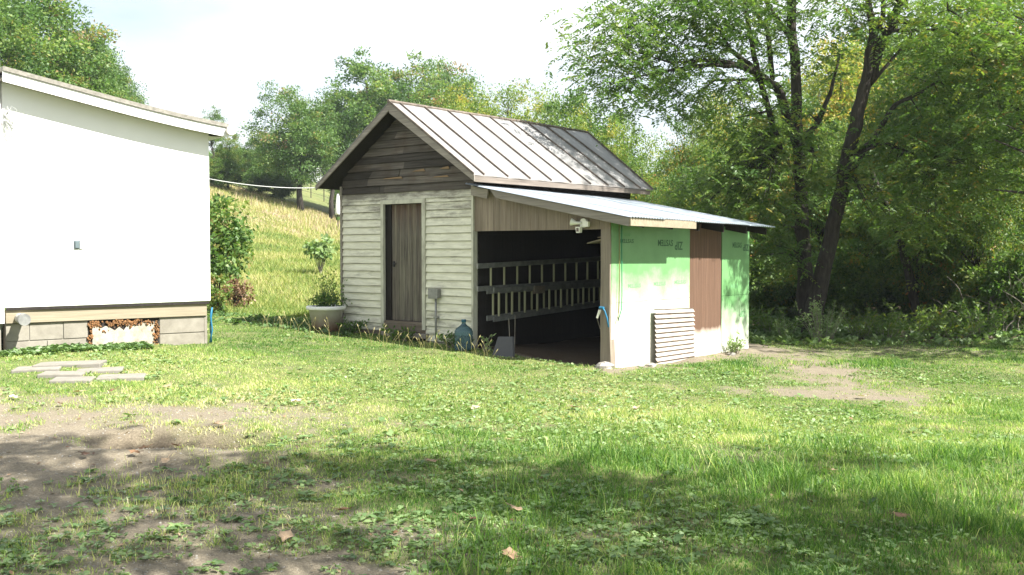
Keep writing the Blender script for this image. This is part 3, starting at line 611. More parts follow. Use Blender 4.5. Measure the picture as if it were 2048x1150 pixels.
for i in range(nn+1):
    x = -1.57+.82*i/nn; zt = .60+random.uniform(-.05, .02)-(.04 if 4 < i < 8 else 0)
    vs += [(x, .052+random.uniform(-.004, .004), .0), (x, .052+random.uniform(-.004, .004), zt), (x, .074, zt), (x, .074, 0)]
for i in range(nn):
    a = i*4; b = a+4; fs += [(a, b, b+1, a+1), (a+1, b+1, b+2, a+2), (a+3, a+2, b+2, b+3)]
fb.add(vs, fs).build('foam_board', M['foamboard'], house)
fo = MB(); r5 = random.Random(3)
for i in range(90):
    side = r5.random()
    if side < .55: c = (r5.uniform(-1.6, -.8), .05, .665-abs(r5.gauss(0, .035)))
    elif side < .78: c = (-1.595+r5.uniform(-.015, .02), .05, r5.uniform(.15, .66))
    else: c = (-.72+r5.uniform(-.03, .02), .05, r5.uniform(.15, .64))
    for _ in range(4):
        s = r5.uniform(.005, .017); n0 = len(fo.v); fo.lathe([(0, -s), (s*.8, -s*.5), (s, 0), (s*.8, s*.5), (0, s)], 6, (c[0]+r5.gauss(0, .018), c[1]-s*.2, c[2]-abs(r5.gauss(0, .02))))
        fo.v[n0:] = [(a+r5.gauss(0, s*.25), b+r5.gauss(0, s*.2), d+r5.gauss(0, s*.35)) for a, b, d in fo.v[n0:]]
fo.build('spray_foam', M['foam'], house, smooth=False, kind='stuff')
MB().box(-1.62, -.68, .068, .074, .0, .668).build('hatch_backing', M['dark'], house)
# roof
RB = 3.37
def roofx(x): return 3.34-.14*x+.012*x*x
xs_ = [-2.66+2.88*i/12 for i in range(13)]
def wav(x): return roofx(x)+.006*math.sin(x*2.3)
m = MB()
for a, b in zip(xs_[:-1], xs_[1:]):
    za, zb = wav(a), wav(b)
    m.hexa([(a, -.255, za), (b, -.255, zb), (b, 4.2, zb), (a, 4.2, za)], [(a, -.255, za+.055), (b, -.255, zb+.055), (b, 4.2, zb+.055), (a, 4.2, za+.055)])
m.build('roof', M['shingle'], house)
m = MB()
for a, b in zip(xs_[:-1], xs_[1:]):
    za, zb = wav(a), wav(b); m.hexa([(a, -.235, za-.13), (b, -.235, zb-.13), (b, -.21, zb-.13), (a, -.21, za-.13)], [(a, -.235, za-.003), (b, -.235, zb-.003), (b, -.21, zb-.003), (a, -.21, za-.003)])
m.build('fascia', M['whitetrim'], house)
m = MB()
for a, b in zip(xs_[:-1], xs_[1:]): m.hexa([(a, -.208, wav(a)-.10), (b, -.208, wav(b)-.10), (b, -.002, wav(b)-.10), (a, -.002, wav(a)-.10)], [(a, -.208, wav(a)-.08), (b, -.208, wav(b)-.08), (b, -.002, wav(b)-.08), (a, -.002, wav(a)-.08)])
m.build('soffit', M['rake'], house)
m = MB(); m.hexa([(.035, .0, wav(.1)-.14), (.20, .0, wav(.1)-.14), (.20, 4, wav(.1)-.14), (.035, 4, wav(.1)-.14)], [(.035, .0, wav(.1)-.12), (.20, .0, wav(.1)-.12), (.20, 4, wav(.1)-.12), (.035, 4, wav(.1)-.12)]); m.build('soffit', M['whitetrim'], house)
MB().tube([(.235, -.27, 3.27), (.235, 0, 3.262), (.235, 4, 3.18)], .058, 14).build('gutter', M['tub'], house, smooth=False)
MB().tube([(.235, -.31, 3.272), (.235, -.27, 3.27)], .066, 14).build('gutter_cap', M['tub'], house)
MB().tube([(.235, .25, 3.23), (.14, .25, 3.14), (.06, .25, 3.10), (.05, .25, .9)], .032, 10).build('downpipe', M['whitetrim'], house, smooth=True) if False else None
# the taller part of the house whose corner shows at the very edge
MB().box(-5.4, -2.652, -.04, 5, .68, 7.2).build('main_wall', M['white'], house); MB().box(-5.4, -2.68, .03, 5, -.1, .676).build('main_foundation', M['block'], house)
ob = MB().box(-.06, .06, -.014, -.001, -.06, .05).build('outlet', M['outlet'], house, bevel=.004); ob.location = (-1.74, 0, 1.675)
MB().box(-.05, .000, -.03, -.0145, -.05, .04).build('outlet_cover', M['outlet'], ob, bevel=.003); MB().box(.012, .045, -.022, -.0145, -.06, .035).build('outlet_door', M['plastic'], ob)
m = MB(); m.tube([(-2.46, .06, .735), (-2.46, -.20, .73)], .062, 20); m.build('vent_pipe', M['tub'], house)
wp = MB(); wp.tube([(-2.46, -.135, .731), (-2.46, -.225, .729)], .074, 24); wp.build('pipe_cap', M['metal'], house)
m = MB(); r6 = random.Random(9)
for i in range(26):                                    # loose white wires at the top left
    a = Vector((-2.60, -.02, 3.35-r6.random()*.2)); p = [a]
    for k in range(5): a = a+Vector((r6.uniform(-.015, .06), r6.uniform(-.04, .01), r6.uniform(-.09, .06))); p.append(a)
    m.tube(p, .0035, 4, False)
m.build('frayed_wires', M['wire'], house, kind='stuff')
wx, wy = H2W(.035, .03); t = thing('blue_hose', (wx, wy, float(gz(wx, wy))), HA, 'bright blue hose standing against the corner of the white house foundation', 'hose')
MB().tube([(0, .02, .02), (.03, 0, .2), (.01, .01, .4), (.03, 0, .52)], .012, 8).build('hose', M['blue'], t, smooth=True); MB().tube([(.03, .03, .02), (.01, .03, .25), (.035, .02, .45), (.03, 0, .52)], .010, 8).build('hose_return', M['blue'], t, smooth=True)
# overhead wire from the house to the shed eave
a = P(415, 357, 15.4); sxw, syw = S2W(-3.24, -.30); b = np.array([sxw, syw, 2.64]); pts = []
for i in range(15):
    t_ = i/14; p = a+(b-a)*t_; p = p-np.array([0, 0, .05*4*t_*(1-t_)]); pts.append(tuple(p))
tag(MB().tube(pts, .0065, 6).build('overhead_wire', M['wire'], smooth=True), 'pale twisted wire running from the white house to the shed eave', 'wire')
# pavers
pv = []
for px, py, w, d, lab in ((141, 729, .74, .46, 'rearmost and widest of the pale concrete pavers, by the ground ivy'), (76, 739, .5, .4, 'leftmost of the pale concrete pavers'), (126, 748, .46, .38, 'pale paver left of centre with grass growing round it'),
                          (200, 742, .50, .40, 'pale paver in the middle right of the group'), (146, 761, .42, .36, 'front left of the pale concrete pavers'), (243, 755, .50, .40, 'rightmost and nearest of the pale concrete pavers')):
    q = ray(px, py); x = y = z = 0.0
    for _ in range(8): t_ = (z-1.6)/q[2]; x, y = q[0]*t_, q[1]*t_; z = float(gz(x, y))
    pv.append((x, y, w, d, lab))
for x, y, w, d, lab in pv:
    o = MB().box(-w/2, w/2, -d/2, d/2, -.06, .012).build('paver', M['paver'], bevel=.012)
    o.location = (x, y, float(gz(x, y))+.012); o.rotation_euler = (random.uniform(-.02, .02), random.uniform(-.02, .02), R(16)+random.uniform(-.08, .08)); tag(o, lab, 'paver', 'pale concrete pavers by the house')

# ================================================================== VEGETATION
def leaf_mesh(name, C, D, size, wid, tint, mat, up=None, fold=.25):
    """one rhombic folded leaf per centre; D direction of the leaf, size length, wid width ratio"""
    n_ = len(C); D = D/np.linalg.norm(D, axis=1, keepdims=True)
    U = rng.normal(size=(n_, 3)) if up is None else up
    Sd = np.cross(D, U); Sd /= np.linalg.norm(Sd, axis=1, keepdims=True)+1e-9; Nn = np.cross(Sd, D)
    s = size[:, None]; w = (size*wid)[:, None]
    V = np.empty((n_, 4, 3)); V[:, 0] = C; V[:, 1] = C+D*s*.45+Sd*w*.5+Nn*w*fold*.5; V[:, 2] = C+D*s; V[:, 3] = C+D*s*.45-Sd*w*.5+Nn*w*fold*.5
    F = np.arange(n_*4).reshape(n_, 4)
    return np_mesh(name, V.reshape(-1, 3), F, mat, {'tint': ('FACE', tint)})
def rdir(n_, zb=0., zs=1.):
    d = rng.normal(size=(n_, 3)); d[:, 2] = d[:, 2]*zs+zb; return d/np.linalg.norm(d, axis=1, keepdims=True)
def cluster_pts(nc, rx, ry, rz, cz, lob=5, seed=0, pw=.45):
    r = np.random.default_rng(seed); d = r.normal(size=(nc, 3)); d /= np.linalg.norm(d, axis=1, keepdims=True)
    ld = r.normal(size=(lob, 3)); ld /= np.linalg.norm(ld, axis=1, keepdims=True)
    k = .72+.42*np.max(np.clip(d@ld.T, 0, 1)**3, axis=1); rad = r.random(nc)**pw*k
    p = d*rad[:, None]*np.array([rx, ry, rz]); p[:, 2] += cz; return p
def make_crown(seed, rx, rz, cz, nc, nl, ls, mat, spread=.16, wid=.5, tm=.4, zmin=None, name='crown', fl=.6):
    cp = cluster_pts(nc, rx, rx, rz, cz, 6, seed); r = np.random.default_rng(seed+50)
    if zmin is not None: cp = cp[cp[:, 2] > zmin]
    nc = len(cp); ct = np.clip(r.normal(tm, .2, nc), 0, 1); sc = spread*rx*r.uniform(.6, 1.3, nc)
    idx = np.repeat(np.arange(nc), nl); off = np.clip(r.normal(size=(len(idx), 3)), -1.6, 1.6)*np.array([1, 1, fl])
    C = cp[idx]+off*sc[idx][:, None]; out = C-np.array([0, 0, cz]); out /= np.linalg.norm(out, axis=1, keepdims=True)+1e-6
    D = out*.6+rdir(len(idx), -.25); up = rdir(len(idx), .9)
    t = np.clip(ct[idx]+r.normal(0, .12, len(idx)), 0, 1)
    return leaf_mesh(name, C, D, ls*r.uniform(.6, 1.3, len(idx)), wid, t, mat, up), cp
def make_trunk(seed, h, r0, cp, lean_=(0, 0), nb=26, z0=.25, mat=None, n=7, top=.8):
    r = random.Random(seed); m = MB(); pts = []; rs = []; k = 7
    for i in range(k):
        t = i/(k-1); pts.append(Vector((lean_[0]*t*h+r.uniform(-.02, .02)*h*(i > 0), lean_[1]*t*h+r.uniform(-.02, .02)*h*(i > 0), t*h*top-.15*(i == 0)))); rs.append(r0*(1.25 if i == 0 else 1-.8*t))
    m.tube(pts, rs, n)
    for j in range(min(nb, len(cp))):
        c = Vector(cp[j]); t = min(.95, max(z0, (c.z/h-.18)/top+r.uniform(-.1, .05))); q = t*(k-1); i = min(k-2, int(q)); a = pts[i].lerp(pts[i+1], q-i); ra = (rs[i]*(1-(q-i))+rs[i+1]*(q-i))*.5
        mid = a.lerp(c, .5)+Vector((r.uniform(-.1, .1), r.uniform(-.1, .1), r.uniform(.0, .12)))*(c-a).length
        m.tube([a, mid, c], [ra, ra*.55, ra*.12+.004], 5, False)
    me = bpy.data.meshes.new('trunk'); me.from_pydata(m.v, [], m.f); me.materials.append(mat or M['bark']); me.polygons.foreach_set('use_smooth', [True]*len(me.polygons)); return me
# --- tree kinds, nominal height 10 m (mesh data shared between copies)
KINDS = {}
def kind(key, seed, rx, rz, cz, nc, nl, ls, mat, r0=.17, lean_=(0, 0), top=.85, **kw):
    cm, cp = make_crown(seed, rx, rz, cz, nc, nl, ls, M[mat], **kw)
    KINDS[key] = (make_trunk(seed, 10, r0, cp, lean_, top=top), cm)
kind('hill_a', 1, 3.6, 4.0, 5.8, 300, 110, .18, 'leafdull', spread=.105, tm=.45, zmin=1.6, r0=.26)
kind('hill_b', 2, 3.0, 4.6, 5.4, 280, 110, .18, 'leaf', spread=.11, tm=.42, zmin=1.3, r0=.22)
kind('hill_c', 3, 2.8, 3.2, 6.8, 150, 110, .18, 'leafdull', spread=.11, tm=.5, r0=.2)
kind('yellow', 5, 3.4, 4.4, 5.2, 300, 105, .15, 'leafyel', spread=.11, tm=.32, zmin=.8)
kind('wood_a', 6, 2.6, 4.4, 5.6, 200, 120, .15, 'leaf', tm=.5, zmin=1.2)
kind('wood_b', 7, 3.0, 4.2, 5.9, 200, 120, .15, 'leaf', tm=.62, lean_=(.04, 0), zmin=1.4)
kind('wood_y', 8, 2.4, 3.6, 6.3, 150, 110, .16, 'leafyel', tm=.6)
kind('bush', 9, 4.6, 4.6, 4.6, 150, 110, .42, 'leaf', tm=.45, zmin=.1, r0=.1, top=.5)
def tree(name, key, x, y, h, label, cat='tree', group=None, rz=None, wide=1.0, z=None):
    t = thing(name, (x, y, float(gz(x, y)) if z is None else z), random.uniform(0, 6.28) if rz is None else rz, label, cat, group)
    s = h/10; t.scale = (s*wide, s*wide, s)
    link('trunk', KINDS[key][0], t); link('crown', KINDS[key][1], t); return t
def tree_px(name, key, px, ptop, Y, label, **kw):
    """a tree at depth Y whose top reaches picture row ptop"""
    p = P(px, ptop, Y); x = float(p[0]); g = float(gz(x, Y)); return tree(name, key, x, Y, max(2, (p[2]-g)/.97), label, **kw)
# upper left, behind the white house
tree_px('oak_tree', 'hill_a', 30, -60, 40, 'tall oak rising above the white house roof at the far left', wide=1.1)
tree_px('oak_tree', 'hill_b', 120, 20, 44, 'tall tree with rusty tinge above the middle of the house roof', wide=1.1)
tree_px('oak_tree', 'hill_a', 225, 100, 50, 'rounded tree on the right of the group above the white house roof', wide=.8)
tree_px('oak_tree', 'hill_b', -40, 20, 36, 'tree cut by the left picture edge above the white house', wide=1.0)
tree_px('oak_tree', 'hill_a', 170, 60, 43, 'tree between the two taller ones above the white house roof', wide=.7)
tree_px('distant_tree', 'hill_c', 425, 222, 75, 'small far tree just above the gutter end of the white house')
# hill trees between house and shed and behind the shed roof
tree_px('hill_tree', 'hill_b', 455, 268, 58, 'dense tree at the end of the white house gutter', wide=1.0)
tree_px('hill_tree', 'hill_a', 520, 262, 62, 'dark green tree left of the tall pair over the field')
tree_px('hill_tree', 'hill_a', 600, 168, 56, 'large dark tree with thick trunk at the top of the field', wide=.95)
tree_px('hill_tree', 'hill_c', 662, 185, 58, 'slim tree with bare lower trunk left of the shed eave')
tree_px('hill_tree', 'hill_c', 735, 122, 60, 'tall open tree just left of the shed roof peak', wide=1.1)
tree_px('hill_tree', 'hill_b', 690, 230, 64, 'lower tree filling between the tall ones left of the shed peak')
tree_px('hill_tree', 'hill_c', 820, 128, 62, 'tall tree directly behind the shed roof peak', wide=1.1)
tree_px('hill_tree', 'hill_a', 895, 108, 66, 'tallest tree behind the front part of the shed ridge', wide=.8)
tree_px('hill_tree', 'hill_b', 560, 290, 70, 'background tree low behind the field between darker ones')
for px, top, Y, lab, k_ in ((930, 165, 40, 'yellow green tree behind the shed ridge, leftmost of the yellowish row', 'yellow'), (1020, 160, 42, 'bright yellow green tree above the middle of the shed ridge', 'yellow'), (1100, 172, 38, 'pale yellowish tree above the right part of the shed roof', 'yellow'),
                            (1180, 190, 36, 'light green tree over the shaded end of the shed roof', 'hill_b'), (1245, 228, 33, 'light green tree by the sky gap right of the shed roof', 'yellow'), (1140, 215, 33, 'leafy tree low behind the roof slope', 'yellow'), (1285, 300, 28, 'green tree right behind the rear corner of the shed roof', 'wood_a')):
    tree_px('field_tree', k_, px, top, Y, lab, wide=.9 if Y > 34 else .8)
for px, top, Y, lab in ((440, 345, 57, 'dark bush by the house corner at the top of the field'), (478, 372, 63, 'low dark bush in the gap left under the hill trees'), (520, 352, 60, 'dark bush under the left hill trees'), (566, 362, 61, 'dark bush left of the thick hill trunk'), (700, 360, 61, 'dark bush just behind the left shed wall on the hill')):
    tree_px('hill_bush', 'bush', px, top, Y, lab, cat='bush')
# woods on the right
woods = [('wood_a', 1385, 215, 30, .62, 'slim tree with pale yellow patches right of the sky gap'), ('wood_y', 1425, 200, 34, .7, 'yellow leaved tree peeping out beyond the sky gap'),
         ('wood_b', 1480, 230, 25, .8, 'green tree behind the lean-to roof corner'), ('wood_a', 1560, 170, 27, .9, 'dense green tree left of the twin trunk walnut'),
         ('wood_y', 1680, 95, 33, .9, 'orange yellow autumn tree between the two walnut trunks'), ('wood_b', 1790, 165, 26, .9, 'green tree just right of the leaning walnut trunk'),
         ('wood_a', 1880, 20, 27, 1.0, 'tall green tree in the upper right woods'), ('wood_b', 1975, -60, 25, .95, 'tall tree beside the right picture edge'),
         ('wood_a', 2080, -60, 22, 1.0, 'tree cut by the right picture edge'), ('wood_b', 1860, 120, 36, 1.2, 'deeper tree filling the woods behind the right ones'),
         ('wood_a', 1640, 240, 24, .85, 'leafy tree right behind the walnut trunks'), ('wood_y', 1930, 180, 31, .9, 'yellow tinged tree deep in the right woods'),
         ('wood_b', 1720, 260, 23.5, .7, 'low spreading tree under the leaning walnut trunk'), ('wood_a', 1370, 330, 26, .8, 'lower tree below the sky gap'),
         ('wood_b', 1960, 230, 21, .8, 'leafy tree low at the right picture edge'), ('wood_a', 1840, 280, 21.5, .7, 'small tree of bright leaves before the right woods')]
for k_, px, top, Y, wd, lab in woods: tree_px('woodland_tree', k_, px, top, Y, lab, wide=wd)
for i in range(16):
    px = 1330+i*52+random.uniform(-20, 20); Y = random.uniform(36, 52); tree_px('woodland_tree', random.choice(['wood_a', 'wood_b', 'wood_a']), px, 300 if px < 1420 else (230 if px < 1760 else 80), Y, 'deep background tree of the woods on the right', group='deep background trees of the right woods', wide=1.3)
# understory bushes along the edge of the woods
ub = [(1530, 610, 24), (1600, 560, 25), (1690, 590, 22.5), (1780, 570, 24), (1870, 590, 22), (1960, 540, 22), (2040, 520, 20), (1740, 500, 28), (1560, 470, 29), (1900, 470, 27), (1640, 430, 31), (2010, 430, 25), (1820, 420, 31)]
for px, top, Y in ub: tree_px('understory_bush', 'bush', px, top, Y, 'dark bush of the shaded understory in the right woods', cat='bush', group='understory bushes of the right woods', wide=1.0)
# a dense evergreen bank far inside the woods closes the view; it reads as one mass
C = np.stack([rng.uniform(4, 44, 42000), rng.uniform(50, 60, 42000), rng.random(42000)**1.3*13-1], 1); C = C[(C[:, 0]/C[:, 1] > .17)]
C[:, 2] *= np.where(C[:, 0]/C[:, 1] < .32, .45, 1.0)
tag(link('far_woods', leaf_mesh('far_woods', C, rdir(len(C)), rng.uniform(.5, 1.0, len(C)), .6, np.clip(rng.normal(.35, .2, len(C)), 0, 1), M['leaf'])), 'dense far woodland closing the view behind the right trees', 'woodland', kind='stuff')
# far bank behind the hill
C = np.stack([rng.uniform(-50, 14, 42000), rng.uniform(112, 122, 42000), rng.random(42000)*5], 1); C[:, 2] += gz(C[:, 0], C[:, 1])
C = C[(fbm(C[:, 0], C[:, 1]*0, .15, 4)*5+.5) > (C[:, 2]-gz(C[:, 0], C[:, 1]))]
tag(link('hilltop_woods', leaf_mesh('hilltop_woods', C, rdir(len(C)), rng.uniform(.35, .7, len(C)), .6, np.clip(rng.normal(.4, .2, len(C)), 0, 1), M['leafdull'])), 'far strip of woods along the hilltop behind the field', 'woodland', kind='stuff')

# --- the two walnuts: hand placed limbs with feathery compound leaves
def pinnate(tips, per, spread, rl=.34, nlf=13, ls=.085, seed=0, tm=.45, fl=.55):
    """compound leaves round each tip: leaflets in two rows on a drooping rachis"""
    r = np.random.default_rng(seed); T = np.repeat(tips, per, 0); ct = np.repeat(np.clip(r.normal(tm, .15, len(tips)), 0, 1), per)
    B = T+r.normal(size=T.shape)*spread*np.array([1, 1, fl]); n0 = len(B)
    a = r.uniform(0, 2*math.pi, n0); Dh = np.stack([np.cos(a), np.sin(a), r.uniform(-.5, .15, n0)], 1); Dh /= np.linalg.norm(Dh, axis=1, keepdims=True)
    Sd = np.stack([-np.sin(a), np.cos(a), r.uniform(-.4, .4, n0)], 1); rl_ = rl*r.uniform(.7, 1.25, n0)
    Cs, Ds, Ss, Ts = [], [], [], []
    for k in range(nlf):
        t = .15+.85*(k//2)/(nlf//2); sgn = 1 if k % 2 else -1
        pos = B+Dh*(rl_*t)[:, None]+np.array([0, 0, -1.])*(rl_*.35*t*t)[:, None]
        d = Sd*sgn+Dh*.55+np.array([0, 0, -.35])+r.normal(size=B.shape)*.12
        if k == nlf-1: d = Dh+np.array([0, 0, -.5])
        Cs.append(pos); Ds.append(d); Ss.append(np.full(n0, ls)*(1-.35*abs(t-.5)*2)*r.uniform(.8, 1.2, n0)); Ts.append(np.clip(ct+r.normal(0, .08, n0), 0, 1))
    return np.concatenate(Cs), np.concatenate(Ds), np.concatenate(Ss), np.concatenate(Ts)
def limb_tree(name, label, base, limbs, blobs, seed, mat='leaf', per=5, spread=.32, tm=.5):
    """limbs: polylines [(px,py,Y,radius)...]; blobs of foliage [(px,py,Y,rx,rz,ry,count)...]"""
    bx, by = base; bz = float(gz(bx, by)); t = thing(name, (bx, by, bz), 0, label, 'tree'); org = np.array([bx, by, bz]); r = np.random.default_rng(seed)
    m = MB(); nodes = []
    for li in limbs:
        pts = [P(a, b, c)-org for a, b, c, _ in li]; rs = [q[3]*(.80 if q[3] > .1 else .92) for q in li]
        P2, R2 = [], []
        for i in range(len(pts)-1):
            for k in range(4):
                f = k/4; j = r.normal(size=3)*rs[i]*.12; P2.append(pts[i]*(1-f)+pts[i+1]*f+j); R2.append(rs[i]*(1-f)+rs[i+1]*f)
        P2.append(pts[-1]); R2.append(rs[-1]); m.tube(P2, R2, 9 if rs[0] > .08 else 6)
        nodes += [(p, q) for p, q in zip(P2, R2)]
    NP = np.array([p for p, _ in nodes]); NR = np.array([q for _, q in nodes]); tips = []
    for (a, b, c, rx, rz, ry, cnt) in blobs:
        c0 = P(a, b, c)-org; q = r.normal(size=(cnt, 3)); q /= np.linalg.norm(q, axis=1, keepdims=True); q *= (r.random(cnt)**.4)[:, None]; tips.append(c0+q*np.array([rx, ry, rz]))
    tips = np.concatenate(tips)
    for i in range(0, len(tips), 2):                   # twigs out to the foliage
        d = np.linalg.norm(NP-tips[i], axis=1); j = int(np.argmin(d+(NR > .12)*.6)); a = NP[j]; c = tips[i]
        if d[j] > 3.2: continue
        mid = a*.5+c*.5+np.array([0, 0, .10*d[j]])+r.normal(size=3)*.05*d[j]; ra = min(NR[j]*.5, .012+.009*d[j])
        m.tube([a, a*.75+mid*.25, mid, c], [ra, ra*.9, ra*.6, .004], 5, False)
    m.build('trunk', M['bark'], t, smooth=True)
    C, D, Sz, T = pinnate(tips, per, spread, seed=seed, tm=tm)
    link('crown', leaf_mesh('crown', C, D, Sz*1.25, .38, T, M[mat], rdir(len(C), 1.2)), t); return t
g0 = P(1612, 650, 20.5)
limb_tree('walnut_tree', 'walnut with straight dark trunk and long limbs arching left over the shed', (g0[0], g0[1]),
    [[(1612, 665, 20.5, .24), (1610, 520, 20.5, .19), (1602, 400, 20.5, .17), (1596, 280, 20.5, .15), (1592, 160, 20.4, .13), (1584, 60, 20.3, .12), (1584, -60, 20.2, .10), (1590, -250, 20, .06)],
     [(1596, 300, 20.5, .12), (1560, 180, 20.2, .10), (1520, 150, 19.8, .085), (1480, 130, 19.4, .07), (1430, 128, 19, .05), (1370, 135, 18.6, .035), (1290, 150, 18.2, .02), (1220, 170, 18, .01)],
     [(1540, 165, 20, .07), (1500, 130, 19.7, .06), (1460, 100, 19.3, .045), (1440, 60, 19, .03), (1400, 10, 18.7, .02)],
     [(1480, 130, 19.4, .05), (1440, 120, 19, .04), (1400, 122, 18.6, .03), (1340, 125, 18.4, .02), (1260, 100, 18.2, .01)],
     [(1560, 300, 20.3, .07), (1515, 140, 19.9, .06), (1505, 90, 19.8, .055), (1488, 0, 19.6, .045), (1480, -90, 19.5, .03)],
     [(1588, 80, 20.4, .07), (1570, 60, 20.3, .06), (1540, 20, 20.2, .05), (1520, -30, 20, .04)],
     [(1545, 160, 20.2, .055), (1535, 60, 20.1, .05), (1520, 40, 20, .04), (1492, -20, 19.9, .03)],
     [(1520, 160, 19.9, .03), (1430, 160, 19.2, .025), (1390, 190, 19, .02), (1350, 235, 18.8, .012)],
     [(1600, 290, 20.4, .06), (1625, 260, 20.2, .05), (1660, 190, 20, .035), (1680, 110, 20, .02)]],
    [(1190, 120, 18, .55, .5, .7, 16), (1250, 60, 18.2, .8, .55, .9, 34), (1300, 150, 18.3, .9, .45, .9, 42), (1380, 60, 18.8, 1.0, .7, 1, 60), (1460, 40, 19.2, .9, .7, 1, 44), (1370, 200, 18.8, .8, .25, .8, 16), (1240, 190, 18.1, .55, .3, .6, 16),
     (1330, 0, 18.6, 1.3, .5, 1, 40), (1530, 60, 20, .6, .9, .9, 26), (1600, 20, 20.2, .7, .7, .9, 24), (1480, 180, 19.4, .6, .3, .9, 22), (1560, 260, 20, .7, .7, .9, 40), (1480, 300, 20, .8, .9, 1, 50), (1440, 400, 20.5, 1, .7, 1, 50), (1540, 400, 19.8, .8, .8, 1, 50), (1670, 130, 20, .45, .35, .6, 12), (1500, -60, 19.5, 2.2, .6, 1.2, 50), (1560, 500, 20, .7, .5, .6, 16)], 21, per=6)
g0 = P(1628, 640, 20.0)
limb_tree('walnut_tree', 'leaning walnut whose dark trunk forks high above the lawn edge', (g0[0], g0[1]),
    [[(1622, 670, 20.0, .26), (1640, 560, 19.9, .20), (1662, 470, 19.7, .18), (1682, 380, 19.5, .17), (1700, 300, 19.4, .165), (1715, 235, 19.3, .16), (1732, 165, 19.2, .13), (1742, 100, 19.1, .10), (1748, 65, 19, .09), (1736, 0, 19, .06), (1730, -80, 19, .05)],
     [(1722, 200, 19.3, .12), (1745, 150, 19.2, .12), (1762, 90, 19.1, .11), (1785, 45, 19, .10), (1800, 10, 18.9, .08), (1835, -40, 18.7, .06)],
     [(1748, 70, 19, .06), (1765, 40, 19, .05), (1768, -40, 18.9, .04)],
     [(1790, 42, 19, .05), (1850, 45, 18.7, .04), (1920, 70, 18.4, .03), (1960, 130, 18, .02)],
     [(1760, 60, 19, .05), (1820, 60, 18.8, .035), (1880, 60, 18.6, .03), (1930, 120, 18.4, .02)],
     [(1698, 325, 19.4, .07), (1740, 285, 19.2, .06), (1790, 210, 19, .05), (1830, 190, 18.8, .035), (1880, 160, 18.5, .02)],
     [(1700, 345, 19.4, .06), (1735, 300, 19.2, .05), (1765, 285, 19, .04), (1810, 300, 18.8, .03), (1860, 330, 18.5, .02)],
     [(1625, 300, 20, .07), (1598, 290, 20.1, .07), (1640, 240, 20, .05), (1662, 180, 19.9, .035), (1680, 108, 19.9, .02)],
     [(1788, 40, 19, .06), (1830, -150, 17.6, .05), (1889, -380, 15.6, .03)],
     [(1889, -380, 15.6, .03), (1890, -150, 15.3, .02), (1895, 20, 15.2, .012)],
     [(1740, 170, 19.2, .04), (1800, 100, 19, .03), (1850, 95, 18.8, .02)]],
    [(1850, 60, 18.7, .9, .55, .9, 40), (1930, 130, 18.3, .9, .6, 1, 46), (1880, 250, 18.5, .8, .6, .9, 50), (1800, 320, 18.8, .8, .5, .9, 50), (1870, 370, 18.3, .8, .5, .9, 40), (1980, 300, 18, .8, .8, .9, 50), (1740, 30, 19, .8, .4, .9, 24), (1650, 340, 19.6, .4, .3, .6, 18), (1780, -50, 19, 1.8, .5, 1, 50), (1810, 440, 19, .8, .5, .8, 30), (1889, -400, 15.4, 1.1, .9, 1.1, 46), (1820, -360, 16.4, .9, .8, .9, 30), (1895, 10, 15.2, .5, .5, .5, 16), (1975, 60, 15.2, .5, .5, .5, 14), (1990, 60, 18, .7, .8, 1, 36)], 33, per=6, tm=.55)
# a slender leaning tree further right and one in the middle
g0 = P(1835, 630, 21.5)
limb_tree('slender_tree', 'slender dark tree leaning left in front of the right woods', (g0[0], g0[1]), [[(1838, 650, 21.5, .12), (1820, 560, 21.4, .10), (1800, 480, 21.3, .085), (1778, 420, 21.2, .07), (1755, 370, 21, .05), (1735, 320, 20.9, .04)], [(1800, 470, 21.3, .04), (1830, 430, 21.2, .03), (1850, 380, 21, .02)]],
    [(1740, 400, 21, .9, .5, .8, 24), (1850, 440, 21, .9, .6, .8, 30)], 41)
# foliage of a near tree on the right, mostly outside the frame
def near_tree(x, y, h, label, rr, zc, zr, cnt, seed, per=6, tm=.55, spread=.3):
    t = thing('locust_tree', (x, y, float(gz(x, y))), 0, label, 'tree'); r = np.random.default_rng(seed); q = r.normal(size=(cnt, 3)); q /= np.linalg.norm(q, axis=1, keepdims=True); q *= (r.random(cnt)**.4)[:, None]
    tips = q*np.array([rr, rr, zr])+np.array([0, 0, zc]); me_ = make_trunk(seed, h, .16, tips, nb=60, z0=.3, top=.9); link('trunk', me_, t)
    C, D, Sz, T = pinnate(tips, per, spread, seed=seed, tm=tm); link('crown', leaf_mesh('crown', C, D, Sz*1.3, .42, T, M['leaf'], rdir(len(C), 1.2)), t); return t
near_tree(9.9, 16.6, 9, 'bright leafy locust at the right picture edge', 2.6, 5.0, 3.6, 330, 61)
